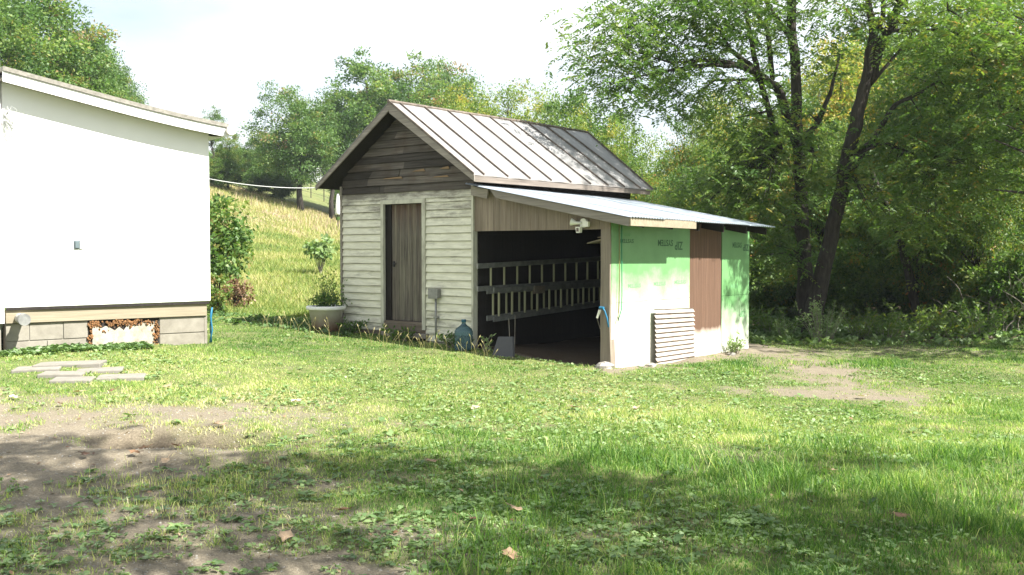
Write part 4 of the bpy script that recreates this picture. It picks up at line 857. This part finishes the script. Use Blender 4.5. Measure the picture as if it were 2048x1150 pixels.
# trees behind and beside the camera: they throw the dappled shade on the near lawn
def canopy_tree(x, y, h, label, blobs, seed, per=8):
    g = float(gz(x, y)); t = thing('locust_tree', (x, y, g), 0, label, 'tree'); r = np.random.default_rng(seed); tips = []
    for bx, by, bz, br, bd, cnt in blobs:
        q = r.normal(size=(cnt, 3)); q /= np.linalg.norm(q, axis=1, keepdims=True); q *= (r.random(cnt)**.45)[:, None]; tips.append(np.array([bx-x, by-y, bz-g])+q*np.array([br, bd, .45]))
    tips = np.concatenate(tips); link('trunk', make_trunk(seed, h, .17, tips[r.permutation(len(tips))], nb=80, z0=.35, top=.8), t)
    C, D, Sz, T = pinnate(tips, per, .26, seed=seed, tm=.55); link('crown', leaf_mesh('crown', C, D, Sz*1.3, .42, T, M['leaf'], rdir(len(C), 1.2)), t); return t
canopy_tree(6.6, .4, 8.5, 'locust behind the camera whose shade lies on the near lawn', [(5.6, 3.9, 6.5, 1.1, .6, 26), (6.8, 3.2, 6.5, 1.2, .6, 26), (8.3, 2.4, 6.5, 1.3, .6, 26), (5.2, 2.2, 6.5, .9, .45, 12), (7.1, 1.7, 6.6, 1.0, .5, 14), (7.5, 4.75, 6.5, .5, .22, 7), (8.8, 1.4, 6.3, 1, .6, 12)], 71)
canopy_tree(4.6, -2.6, 8.5, 'second locust above the camera whose shade falls on the earth patch', [(.4, 4.5, 6.5, 1.2, .5, 24), (1.6, 4.0, 6.5, 1.2, .7, 28), (2.9, 4.15, 6.5, .9, .65, 24), (4.2, 4.55, 6.5, 1.1, .55, 26), (2.2, 2.6, 6.6, 1.1, .6, 14), (3.9, 2.9, 6.6, .9, .4, 10), (-.6, 4.3, 6.4, 1.0, .5, 14), (2.2, 5.3, 6.5, .8, .15, 9), (.5, 5.2, 6.5, .9, .35, 16)], 72)
# shrub beside the house, sapling in the field, planter twigs, potted
def shrub(name, label, x, y, rx, rz, cz, nc, nl, ls, mat, tm=.45, z=None, par=None, wid=.5, stems=10, cat='shrub', spread=.18, partname='foliage', sb='bark'):
    cm, cp = make_crown(int(abs(x*100)+nc), rx, rz, cz, nc, nl, ls, M[mat], tm=tm, wid=wid, name='foliage', zmin=.02, spread=spread)
    t = par or thing(name, (x, y, float(gz(x, y)) if z is None else z), 0, label, cat); m = MB(); r = random.Random(nc)
    for j in range(min(stems, len(cp))):
        c = Vector(cp[j]); m.tube([(r.uniform(-.05, .05)*rx, r.uniform(-.05, .05)*rx, 0 if par is None else .3), c*.5+Vector((0, 0, .1*rz)), c], [.006+.012*rx, .004+.008*rx, .003], 5, False)
    m.build('stem', M[sb], t, smooth=True); f = link(partname, cm, t); return t
p = P(455, 560, 21); shrub('lilac_shrub', 'tall leafy shrub beside the right corner of the white house', p[0]-.25, 21, .78, 1.15, 1.25, 110, 42, .12, 'leafdull', .6, wid=.55)
p = P(470, 590, 20); shrub('brown_weed_clump', 'brownish dead weed clump below the shrub by the house', p[0], 20, .35, .3, .28, 30, 40, .07, 'dead', .35)
p = P(440, 590, 19); shrub('brown_weed_clump', 'brownish dead weeds right against the house corner', p[0], 19, .25, .4, .35, 30, 40, .07, 'leafdull', .8)
p = P(640, 540, 27); shrub('sapling', 'small bright green sapling standing in the sunny field', p[0], 27, .42, .28, .66, 22, 20, .13, 'weed', .85, wid=.8, cat='sapling', stems=12, spread=.2, sb='palebark')
shrub('x', 'x', 0, 0, .30, .17, .47, 55, 24, .045, 'leafdull', .35, par=planter, stems=14)
r = np.random.default_rng(5); q = r.normal(size=(320, 3))*np.array([.13, .13, .12])+np.array([.06, 0, .70]); link('twig_leaves', leaf_mesh('twig_leaves', q, rdir(320), np.full(320, .045), .5, r.uniform(.4, .95, 320), M['leafdull']), planter)
m = MB()
for k in range(9): a_ = random.uniform(0, 6.28); m.tube([(0, 0, .35), (.06*math.cos(a_), .06*math.sin(a_), .6), (.06+.2*math.cos(a_), .2*math.sin(a_), .82+random.uniform(-.08, .08))], [.006, .004, .002], 5, False)
m.build('twig', M['bark'], planter)
# tall weeds at the lawn edge right
p = P(1640, 690, 18.6)
def stalk_clump(name, label, x, y, n_, hgt, rad, mat, tm, seed, leaf=.05, per=26):
    t = thing(name, (x, y, float(gz(x, y))), 0, label, 'weeds'); r = random.Random(seed); m = MB(); C = []; D = []
    for i in range(n_):
        a = r.uniform(0, 6.28); b = r.uniform(.2, 1)*rad; h = hgt*r.uniform(.55, 1.05); p0 = Vector((math.cos(a)*b*.35, math.sin(a)*b*.35, 0)); p1 = Vector((math.cos(a)*b, math.sin(a)*b, h)); mid = p0.lerp(p1, .5)+Vector((0, 0, .1*h))
        m.tube([p0, mid, p1], [.006, .004, .002], 4, False)
        for k in range(per):
            f = r.uniform(.15, 1); q = p0.lerp(mid, f*2) if f < .5 else mid.lerp(p1, f*2-1); C.append(q+Vector((r.gauss(0, .02), r.gauss(0, .02), r.gauss(0, .02)))); D.append((r.gauss(0, 1), r.gauss(0, 1), r.uniform(-.1, 1.2)))
    m.build('stem', M['palebark'], t); C = np.array([tuple(c) for c in C]); D = np.array(D)
    link('foliage', leaf_mesh('foliage', C, D, np.full(len(C), leaf)*rng.uniform(.6, 1.3, len(C)), .35, np.clip(rng.normal(tm, .12, len(C)), 0, 1), M[mat]), t)
stalk_clump('tall_weeds', 'tall feathery weed clump at the edge of the woods right of the lean-to', p[0], 18.4, 34, .78, .55, 'weed', .75, 3, .06, 34)
p = P(1720, 690, 18.9); stalk_clump('tall_weeds', 'smaller weed clump right of the tall feathery one', p[0], 18.9, 14, .6, .35, 'leaf', .6, 4, .07, 30)
p = P(1575, 690, 18.6); stalk_clump('tall_weeds', 'low pale weeds left of the tall feathery clump', p[0], 18.8, 14, .35, .4, 'weed', .7, 5, .06, 26)
p = P(1460, 715, 15.9); stalk_clump('wall_weeds', 'leafy weeds growing against the brown panel', S2W(2.62, 3.2)[0], S2W(2.62, 3.2)[1], 16, .26, .26, 'weed', .8, 6, .07, 12)
wx, wy = S2W(.45, -.28); stalk_clump('wall_weeds', 'round leaved green weed between the blue jug and the dark slab', wx, wy, 8, .26, .12, 'weed', .9, 7, .08, 4)
for i, (sx, lab) in enumerate(((-2.45, 'dark green weeds at the foot of the left siding'), (-1.35, 'leafy weeds below the shed door step'), (-.2, 'weeds along the footing by the conduit'))):
    wx, wy = S2W(sx, -.22); stalk_clump('wall_weeds', lab, wx, wy, 16, .2, .34, 'leaf', .35, 11+i, .08, 14)
for i, (px, Y, hgt, lab) in enumerate(((1770, 18.9, .5, 'leafy green undergrowth right of the second weed clump'), (1835, 19.2, .65, 'green undergrowth at the foot of the slender dark tree'), (1905, 18.8, .45, 'low green undergrowth left of the bare twigs'), (1965, 18.9, .7, 'taller green undergrowth beside the bare twigs'), (1545, 19.6, .5, 'shaded green undergrowth behind the lean-to rear corner'))):
    p = P(px, 680, Y); stalk_clump('undergrowth', lab, p[0], Y, 20, hgt, .7, 'leaf', .55, 40+i, .10, 30)
# brush and bare twigs at far right
for i, (px, Y) in enumerate(((2030, 19.5), (1985, 20))):
    p = P(px, 640, Y); t = thing('bare_brush', (p[0], Y, float(gz(p[0], Y))), 0, ('tangle of pale bare twigs at the right picture edge', 'thin pale twigs just left of the bare tangle at the right edge')[i], 'brush'); m = MB(); r = random.Random(i)
    for k in range(15):
        a = Vector((r.uniform(-.4, .4), r.uniform(-.3, .3), 0)); pts = [a]; d = Vector((r.uniform(-.3, .3), r.uniform(-.2, .2), 1))
        for q in range(7): d = (d+Vector((r.gauss(0, .35), r.gauss(0, .3), r.gauss(0, .2)-.05))).normalized(); a = a+d*r.uniform(.15, .32); pts.append(a)
        m.tube(pts, [.012-.0013*j for j in range(8)], 5, False)
    m.build('twig', M['palebark'], t)

# ================================================================== FAR: fence, house, white umbrella
fence = thing('wire_fence', (0, 0, 0), 0, 'low wire fence with thin dark posts along the top of the field', 'fence')
prev = None; mw = MB()
for i, px in enumerate((425, 452, 478, 500, 530, 560, 588, 622, 648, 672, 700)):
    Y = 66+i*.6; x = float(P(px, 400, Y)[0]); z = float(gz(x, Y)); MB().tube([(x, Y, z-.1), (x, Y, z+1.25)], .035, 6).build('fence_post', M['bark'], fence)
    if prev:
        for hh in (.35, .75, 1.15): mw.tube([(prev[0], prev[1], prev[2]+hh), (x, Y, z+hh)], .012, 4, False)
    prev = (x, Y, z)
mw.build('wire', M['bark'], fence)
Yh = 92; p = P(640, 425, Yh); hx = float(p[0]); zg = float(gz(hx, Yh))
t = thing('far_house', (hx+1.5, Yh, zg), R(8), 'far pale sided house with rusty roof seen past the shed corner', 'house')
MB().box(-4.5, 5, 0, 6, -1.5, 2.6).build('wall', M['farside'], t); MB().add([(-5, -.6, 2.5), (5.5, -.6, 2.5), (5.5, 3, 4.4), (-5, 3, 4.4), (-5, 6.6, 2.5), (5.5, 6.6, 2.5)], [(0, 1, 2, 3), (3, 2, 5, 4), (0, 3, 4), (1, 5, 2), (0, 4, 5, 1)]).build('roof', M['redroof'], t)
MB().box(1.0, 1.9, -.05, .02, .9, 1.9).build('window', M['black'], t)
p = P(676, 445, 50); x = float(p[0]); z = float(gz(x, 50)); t = thing('folded_umbrella', (x, 50, z), 0, 'tall white folded garden umbrella far behind the left shed corner', 'umbrella')
za = float(P(676, 430, 50)[2])-z; zt = float(P(676, 386, 50)[2])-z
MB().tube([(0, 0, 0), (0, 0, zt)], .03, 8).build('pole', M['bark'], t); MB().lathe([(.0, zt), (.06, zt-.1), (.12, zt-.6), (.14, za+.1), (.12, za), (0, za)], 12).build('canopy', M['whitetrim'], t, smooth=True); MB().lathe([(0, za-.25), (.1, za-.25), (.1, za-.08), (0, za-.08)], 10).build('hub', M['leafyel'], t)

# ================================================================== LAWN
def footprint(x, y):
    sx, sy = to_shed(x, y); hx_, hy_ = to_house(x, y)
    ok = ~((sx > -2.98) & (sx < 2.46) & (sy > -.02) & (sy < 4.3)); ok &= ~((hx_ > -5.4) & (hx_ < .02) & (hy_ > .03) & (hy_ < 5)); return ok
PV = np.array([(a, b, c, d) for a, b, c, d, _ in pv])
def offpaver(x, y):
    ok = np.ones(len(x), bool)
    for a, b, c, d in PV: ok &= ~((np.abs((x-a)*.978+(y-b)*.208) < c/2+.0) & (np.abs((y-b)*.978-(x-a)*.208) < d/2+.0))
    return ok
def blades(name, n_, y0, y1, pw, hmin, hmax, w0, mat, tintf, segs, xl=-.62, xr=.62, lean_a=.9, dthr=1.0, keep=None, label='', wfar=7., hf=None):
    u = rng.random(n_); a = 2-pw; Y = (y0**a+u*(y1**a-y0**a))**(1/a); X = rng.uniform(xl, xr, n_)*Y+rng.uniform(-.6, .6, n_)
    dn = dirt(X, Y); k = footprint(X, Y) & offpaver(X, Y) & (rng.random(n_) > dn*dthr)
    if keep is not None: k &= keep(X, Y)
    X, Y = X[k], Y[k]; n_ = len(X); Z = gz(X, Y)-.005
    clump = fbm(X, Y, 2.2, 21); H = (hmin+(hmax-hmin)*rng.random(n_)**1.4)*(.45+1.15*clump)
    if hf is not None: H = H*hf(X, Y)
    Wd = w0*np.maximum(1, Y/wfar)*rng.uniform(.7, 1.3, n_); th = rng.uniform(0, 2*math.pi, n_); ph = rng.uniform(0, 2*math.pi, n_); ln = rng.random(n_)**.7*lean_a
    B = np.stack([X, Y, Z], 1); sd_ = np.stack([np.cos(th), np.sin(th), 0*th], 1)*(Wd/2)[:, None]; ld = np.stack([np.cos(ph), np.sin(ph), 0*ph], 1)
    t_ = np.clip(tintf(X, Y)+rng.normal(0, .21, n_), 0, 1)
    tip = B+ld*(H*ln)[:, None]+np.array([0, 0, 1.])*(H*np.sqrt(np.clip(1-.45*ln*ln, .2, 1)))[:, None]
    if segs == 1:
        V = np.stack([B-sd_, B+sd_, tip], 1); F = np.arange(n_*3).reshape(n_, 3)
    else:
        mid = B+ld*(H*ln*.3)[:, None]+np.array([0, 0, 1.])*(H*.58)[:, None]
        V = np.stack([B-sd_, B+sd_, mid-sd_*.8, mid+sd_*.8, tip], 1); b = np.arange(n_)*5; F = np.concatenate([np.stack([b, b+1, b+3], 1), np.stack([b, b+3, b+2], 1), np.stack([b+2, b+3, b+4], 1)]); t_ = np.concatenate([t_, t_, t_])
    return tag(link(name, np_mesh(name, V.reshape(-1, 3), F, M[mat], {'tint': ('FACE', t_)})), label, 'grass', kind='stuff')
def lawn_tint(x, y):
    t = .33+.75*(fbm(x, y, .55, 31)-.5)+.5*(fbm(x, y, 2.5, 35)-.5)
    t = t+.26*lean(x, y, -2.5, 11.5, 3.2, 2.6)+.18*lean(x, y, .5, 11.5, 3, 2)+.25*dirt(x, y)-.08*sst(1, 5, x)
    return t
def fld_tint(x, y): return .26+1.1*(fbm(x, y, .45, 41)-.5)+.3*(fbm(x, y, 2, 43)-.5)+.35*sst(34, 52, y)
hcl = lambda x, y: (.50+.14*sst(.0, 2.0, x)*sst(9.5, 8, y)+.12*sst(12, 9, y))+(.35+.65*sst(-1, 1.5, x))*1.2*np.exp(-((fbm(x, y, .9, 61)-.75)/.12)**2)
blades('near_lawn_grass', 190000, 4.3, 9.0, .6, .022, .075, .0048, 'grass', lawn_tint, 2, label='short green grass of the near lawn in dappled shade', lean_a=1.0, hf=hcl)
blades('lawn_grass', 430000, 8.8, 20.5, 1.6, .025, .07, .0068, 'grass', lawn_tint, 1, label='sunlit yellow green lawn grass in front of the shed', lean_a=1.0, keep=lambda x, y: ~((x/y > .16) & (y > 18.6)), hf=hcl)
blades('field_grass', 240000, 19.0, 62, 1.3, .03, .17, .014, 'dry', fld_tint, 1, xl=-.42, xr=-.06, label='rough sunny field grass on the slope behind the shed', lean_a=1.0, wfar=20.)
blades('tall_dry_grass', 9000, 42, 54, 1.0, .2, .5, .018, 'dry', lambda x, y: .75+0*x, 1, xl=-.36, xr=-.12, label='tall straw coloured grass near the top of the field', lean_a=.5, wfar=25., keep=lambda x, y: fbm(x, y, .25, 44) > .52)
# grass tufts: longer blades in the foreground right
blades('long_tuft_grass', 9000, 4.3, 8.5, .6, .12, .26, .005, 'grass', lambda x, y: .25+.3*(fbm(x, y, 2, 3)-.5), 2, xl=-.1, xr=.6, label='longer tufts of coarse grass in the near right lawn', lean_a=1.3, keep=lambda x, y: fbm(x, y, 1.6, 55) > .60)
# foxtail seed heads in front of the shed
m = MB(); r = random.Random(2); C = []; D = []
for i in range(75):
    sx = r.uniform(-3.6, 1.3); wx, wy = S2W(sx, -.95-abs(r.gauss(0, .22))); z = float(gz(wx, wy)); h = r.uniform(.12, .3); a = r.uniform(0, 6.28); l_ = r.uniform(.02, .12)
    top = Vector((wx+math.cos(a)*l_, wy+math.sin(a)*l_, z+h)); m.tube([(wx, wy, z), (wx+math.cos(a)*l_*.3, wy+math.sin(a)*l_*.3, z+h*.6), top], .0018, 3, False)
    d = Vector((math.cos(a)*.5, math.sin(a)*.5, .7)).normalized(); m.tube([top, top+d*.025, top+d*.055], [.002, .006, .0015], 5)
me_ = m.build('foxtail_grass', M['dry']); a_ = me_.data.attributes.new('tint', 'FLOAT', 'FACE'); a_.data.foreach_set('value', [.72]*len(me_.data.polygons)); tag(me_, 'pale foxtail seed heads standing along the shade of the shed', 'grass', kind='stuff')
# broad leaved weeds flat in the lawn
def rosettes(name, n_, y0, y1, ls, tm, label, keepf, nl=7, wid=.55, flat=.35):
    Y = rng.uniform(y0, y1, n_); X = rng.uniform(-.6, .6, n_)*Y; k = footprint(X, Y) & offpaver(X, Y) & keepf(X, Y) & (dirt(X, Y) < .55+.5*(Y < 7.4)); X, Y = X[k], Y[k]; n_ = len(X); Z = gz(X, Y)+.012
    B = np.repeat(np.stack([X, Y, Z], 1), nl, 0); a = rng.uniform(0, 6.28, len(B)); D = np.stack([np.cos(a), np.sin(a), rng.uniform(.05, flat, len(B))], 1); s = ls*rng.uniform(.5, 1.25, len(B))*np.repeat(rng.uniform(.6, 1.2, n_), nl)
    up = np.tile([0, 0, 1.], (len(B), 1))+rng.normal(size=B.shape)*.25; t_ = np.clip(np.repeat(rng.normal(tm, .15, n_), nl)+rng.normal(0, .08, len(B)), 0, 1)
    # six sided leaf
    D /= np.linalg.norm(D, axis=1, keepdims=True); Sd = np.cross(D, up); Sd /= np.linalg.norm(Sd, axis=1, keepdims=True); Nn = np.cross(Sd, D); s_ = s[:, None]; w = s_*wid/2
    B = B+D*s_*.15
    V = np.stack([B, B+D*s_*.3+Sd*w+Nn*w*.3, B+D*s_*.7+Sd*w*.8+Nn*w*.2, B+D*s_-Nn*s_*.12, B+D*s_*.7-Sd*w*.8+Nn*w*.2, B+D*s_*.3-Sd*w+Nn*w*.3], 1); F = np.arange(len(B)*6).reshape(-1, 6)
    tag(link(name, np_mesh(name, V.reshape(-1, 3), F, M['weed'], {'tint': ('FACE', t_)})), label, 'weeds', kind='stuff')
rosettes('broadleaf_weeds', 1900, 4.4, 8.6, .049, .42, 'low broad leaved weeds spread through the shaded near lawn', lambda x, y: (fbm(x, y, .9, 71)+.12*(x < .6)+.1*(y < 7)) > .60)
rosettes('clover_patch', 9000, 4.4, 8.5, .022, .7, 'small leaved clover patches in the near lawn', lambda x, y: (fbm(x, y, 1.1, 81) > .53), nl=4, wid=1.0, flat=1.2)
rosettes('lawn_clover', 14000, 8.3, 15, .03, .75, 'pale clover leaves through the sunny lawn', lambda x, y: fbm(x, y, .7, 95) > .5, nl=3, wid=1.0, flat=1.2)
rosettes('lawn_weeds', 1300, 8.5, 17.8, .06, .65, 'pale broad leaved weeds dotted over the sunny lawn', lambda x, y: (fbm(x, y, .8, 91) > .60), nl=6, flat=.7)
rosettes('edge_weeds', 1500, 17.6, 19.6, .11, .75, 'low leafy weeds along the edge of the woods', lambda x, y: (x/y > .17), nl=8, flat=1.6)
rosettes('forest_floor_plants', 9000, 18.8, 27, .13, .5, 'leafy ground cover on the floor of the right woods', lambda x, y: (x/y > .16) & (fbm(x, y, .6, 28) > .36), nl=6, flat=2.2)
hxw, hyw = H2W(np.zeros(1), np.zeros(1))
def nearhouse(x, y): a_, b_ = to_house(x, y); return (b_ > -.38-.2*(fbm(x, y, 2, 7)-.5)) & (b_ < .03) & (a_ < -.9)
rosettes('ground_ivy', 60000, 11.5, 15, .045, .5, 'low ground ivy along the foot of the house foundation', nearhouse, nl=7, wid=.9, flat=1.8)
rosettes('shed_shadow_leaves', 5000, 16, 19.5, .07, .2, 'dark leafy strip standing in for the shadow left of the shed', lambda x, y: (x/y > -.31) & (x/y < -.16) & (y+.5*x > 14.7) & (y+.5*x < 16.2), nl=6, flat=1.4)  # dark leaf tint paints in the cast shadow beside the shed
rosettes('dock_weeds', 70, 5, 8, .065, .3, 'few wide docks in the near lawn', lambda x, y: x > -1, nl=7, wid=.4, flat=.8)
# fallen leaves: larger ones are things, crumbs are one litter object
def fallen_leaf(x, y, s, tint, lab, seed, grp='fallen leaves on the lawn'):
    r = random.Random(seed); m = MB(); k = 11; vs = [(0, 0, .012)]
    for i in range(k):
        a = 2*math.pi*i/k; rr = s*(.62 if i % 2 else 1.0)*r.uniform(.8, 1.15); vs.append((rr*math.cos(a), rr*.8*math.sin(a), .012+.35*s*abs(math.sin(a*1.5+seed))*r.uniform(.4, 1)))
    m.add(vs, [(0, i+1, (i+1) % k+1) for i in range(k)]); m.tube([(s*.6, 0, .02), (s*1.6, s*.2, .03)], .0025, 4)
    o = m.build('fallen_leaf', M['dead']); at = o.data.attributes.new('tint', 'FLOAT', 'FACE'); at.data.foreach_set('value', [tint]*len(o.data.polygons))
    o.location = (x, y, float(gz(x, y))+.02); o.rotation_euler = (r.uniform(-.3, .3), r.uniform(-.3, .3), r.uniform(0, 6.28)); return tag(o, lab, 'leaf', grp)
def gp(px, py):
    q = ray(px, py); z = 0.0
    for _ in range(5): t_ = (z-1.6)/q[2]; x, y = q[0]*t_, q[1]*t_; z = float(gz(x, y))
    return x, y
big = [(690, 1030, .055, .45, 'brown dead leaf in the shade below the middle of the lawn'), (570, 1085, .07, .75, 'tan curled leaf low in the near lawn left of centre'), (1032, 1028, .05, .9, 'pale green grey leaf in the shaded lawn below the lean-to'), (944, 1048, .04, .15, 'dark curled leaf on a bare patch in the near lawn'), (1020, 1120, .06, .55, 'large tan leaf lying at the bottom of the lawn'),
       (1312, 828, .07, 1., 'whitish leaf on sunny grass below the corrugated sheet'), (1270, 822, .05, .95, 'smaller pale leaf just left of the whitish one'), (948, 822, .07, .95, 'pale leaf on the sunny lawn below the jug'), (1655, 948, .06, .7, 'pinkish tan leaf on the right lawn'), (1725, 798, .09, 1., 'grey white leaf heap right of the bare earth strip'), (1148, 820, .05, .4, 'reddish brown leaf on the sunny lawn'),
       (335, 780, .06, .8, 'tan leaf right of the pavers'), (225, 787, .05, .3, 'dark red leaf in front of the pavers'), (28, 802, .06, 1., 'whitish leaf near the left picture edge'), (155, 790, .06, .75, 'tan leaf between the pavers and the bare earth'), (172, 920, .045, .05, 'black pebble like curled leaf on the bare earth'), (330, 932, .06, .85, 'pale leaf in the earth hollow'), (440, 893, .07, .8, 'broad pale leaf on the right rim of the earth hollow'), (350, 915, .05, .2, 'dark leaf at the bottom of the earth hollow'),
       (285, 895, .05, .4, 'brown leaf at the back of the earth hollow'), (590, 808, .06, .9, 'light leaf on the lawn left of centre'), (1800, 1042, .05, .6, 'tan leaf in the lower right lawn'), (270, 910, .05, .55, 'brown leaf on the slope of the hollow'), (860, 930, .05, .7, 'orange tan leaf in the edge of the shade'), (120, 815, .04, .2, 'small dark leaf left of the hollow')]
for i, (px, py, s, ti, lab) in enumerate(big): x, y = gp(px, py); fallen_leaf(x, y, s, ti, lab, i)
n_ = 1500; Y = rng.uniform(4.4, 15, n_); X = rng.uniform(-.6, .6, n_)*Y; k = footprint(X, Y) & (rng.random(n_) < .35+dirt(X, Y)); X, Y = X[k], Y[k]; n_ = len(X)
C = np.stack([X, Y, gz(X, Y)+.012], 1); D = rdir(n_, 0, .25); tag(link('leaf_litter', leaf_mesh('leaf_litter', C, D, rng.uniform(.015, .05, n_), .6, np.clip(rng.beta(2, 2, n_), 0, 1), M['dead'], np.tile([0, 0, 1.], (n_, 1))+rng.normal(size=(n_, 3))*.3)), 'small crumbs of dead leaves scattered over the lawn', 'leaf litter', kind='stuff')
n_ = 9000; Y = rng.uniform(4.4, 11, n_); X = rng.uniform(-.6, .2, n_)*Y; k = (dirt(X, Y) > .45); X, Y = X[k], Y[k]; n_ = len(X)
s = rng.uniform(.002, .009, n_); B = np.stack([X, Y, gz(X, Y)+.001], 1); o1 = rng.normal(size=(n_, 4, 3)); o1[:, :3, 2] = -.2; o1[:, 3] = [0, 0, .9]; V = B[:, None]+o1*s[:, None, None]; b = np.arange(n_)*4
F = np.concatenate([np.stack([b, b+1, b+3], 1), np.stack([b+1, b+2, b+3], 1), np.stack([b+2, b, b+3], 1)]); tag(link('gravel', np_mesh('gravel', V.reshape(-1, 3), F, M['stone'])), 'fine gravel on the bare earth patch', 'gravel', kind='stuff')
# thin morning air
hv = N('air_haze'); hv.t.nodes.remove(hv.p); pv_ = hv.n('ShaderNodeVolumePrincipled'); pv_.inputs['Color'].default_value = (.86, .92, 1, 1); pv_.inputs['Density'].default_value = .0005; pv_.inputs['Anisotropy'].default_value = .2; hv.l(pv_.outputs[0], hv.out.inputs['Volume'])
tag(MB().box(-170, 190, -55, 330, -4, 32).build('haze', hv.m), kind='stuff')
n_tri = sum(len(o.data.polygons) for o in bpy.data.objects if o.type == 'MESH'); print('polys', n_tri)
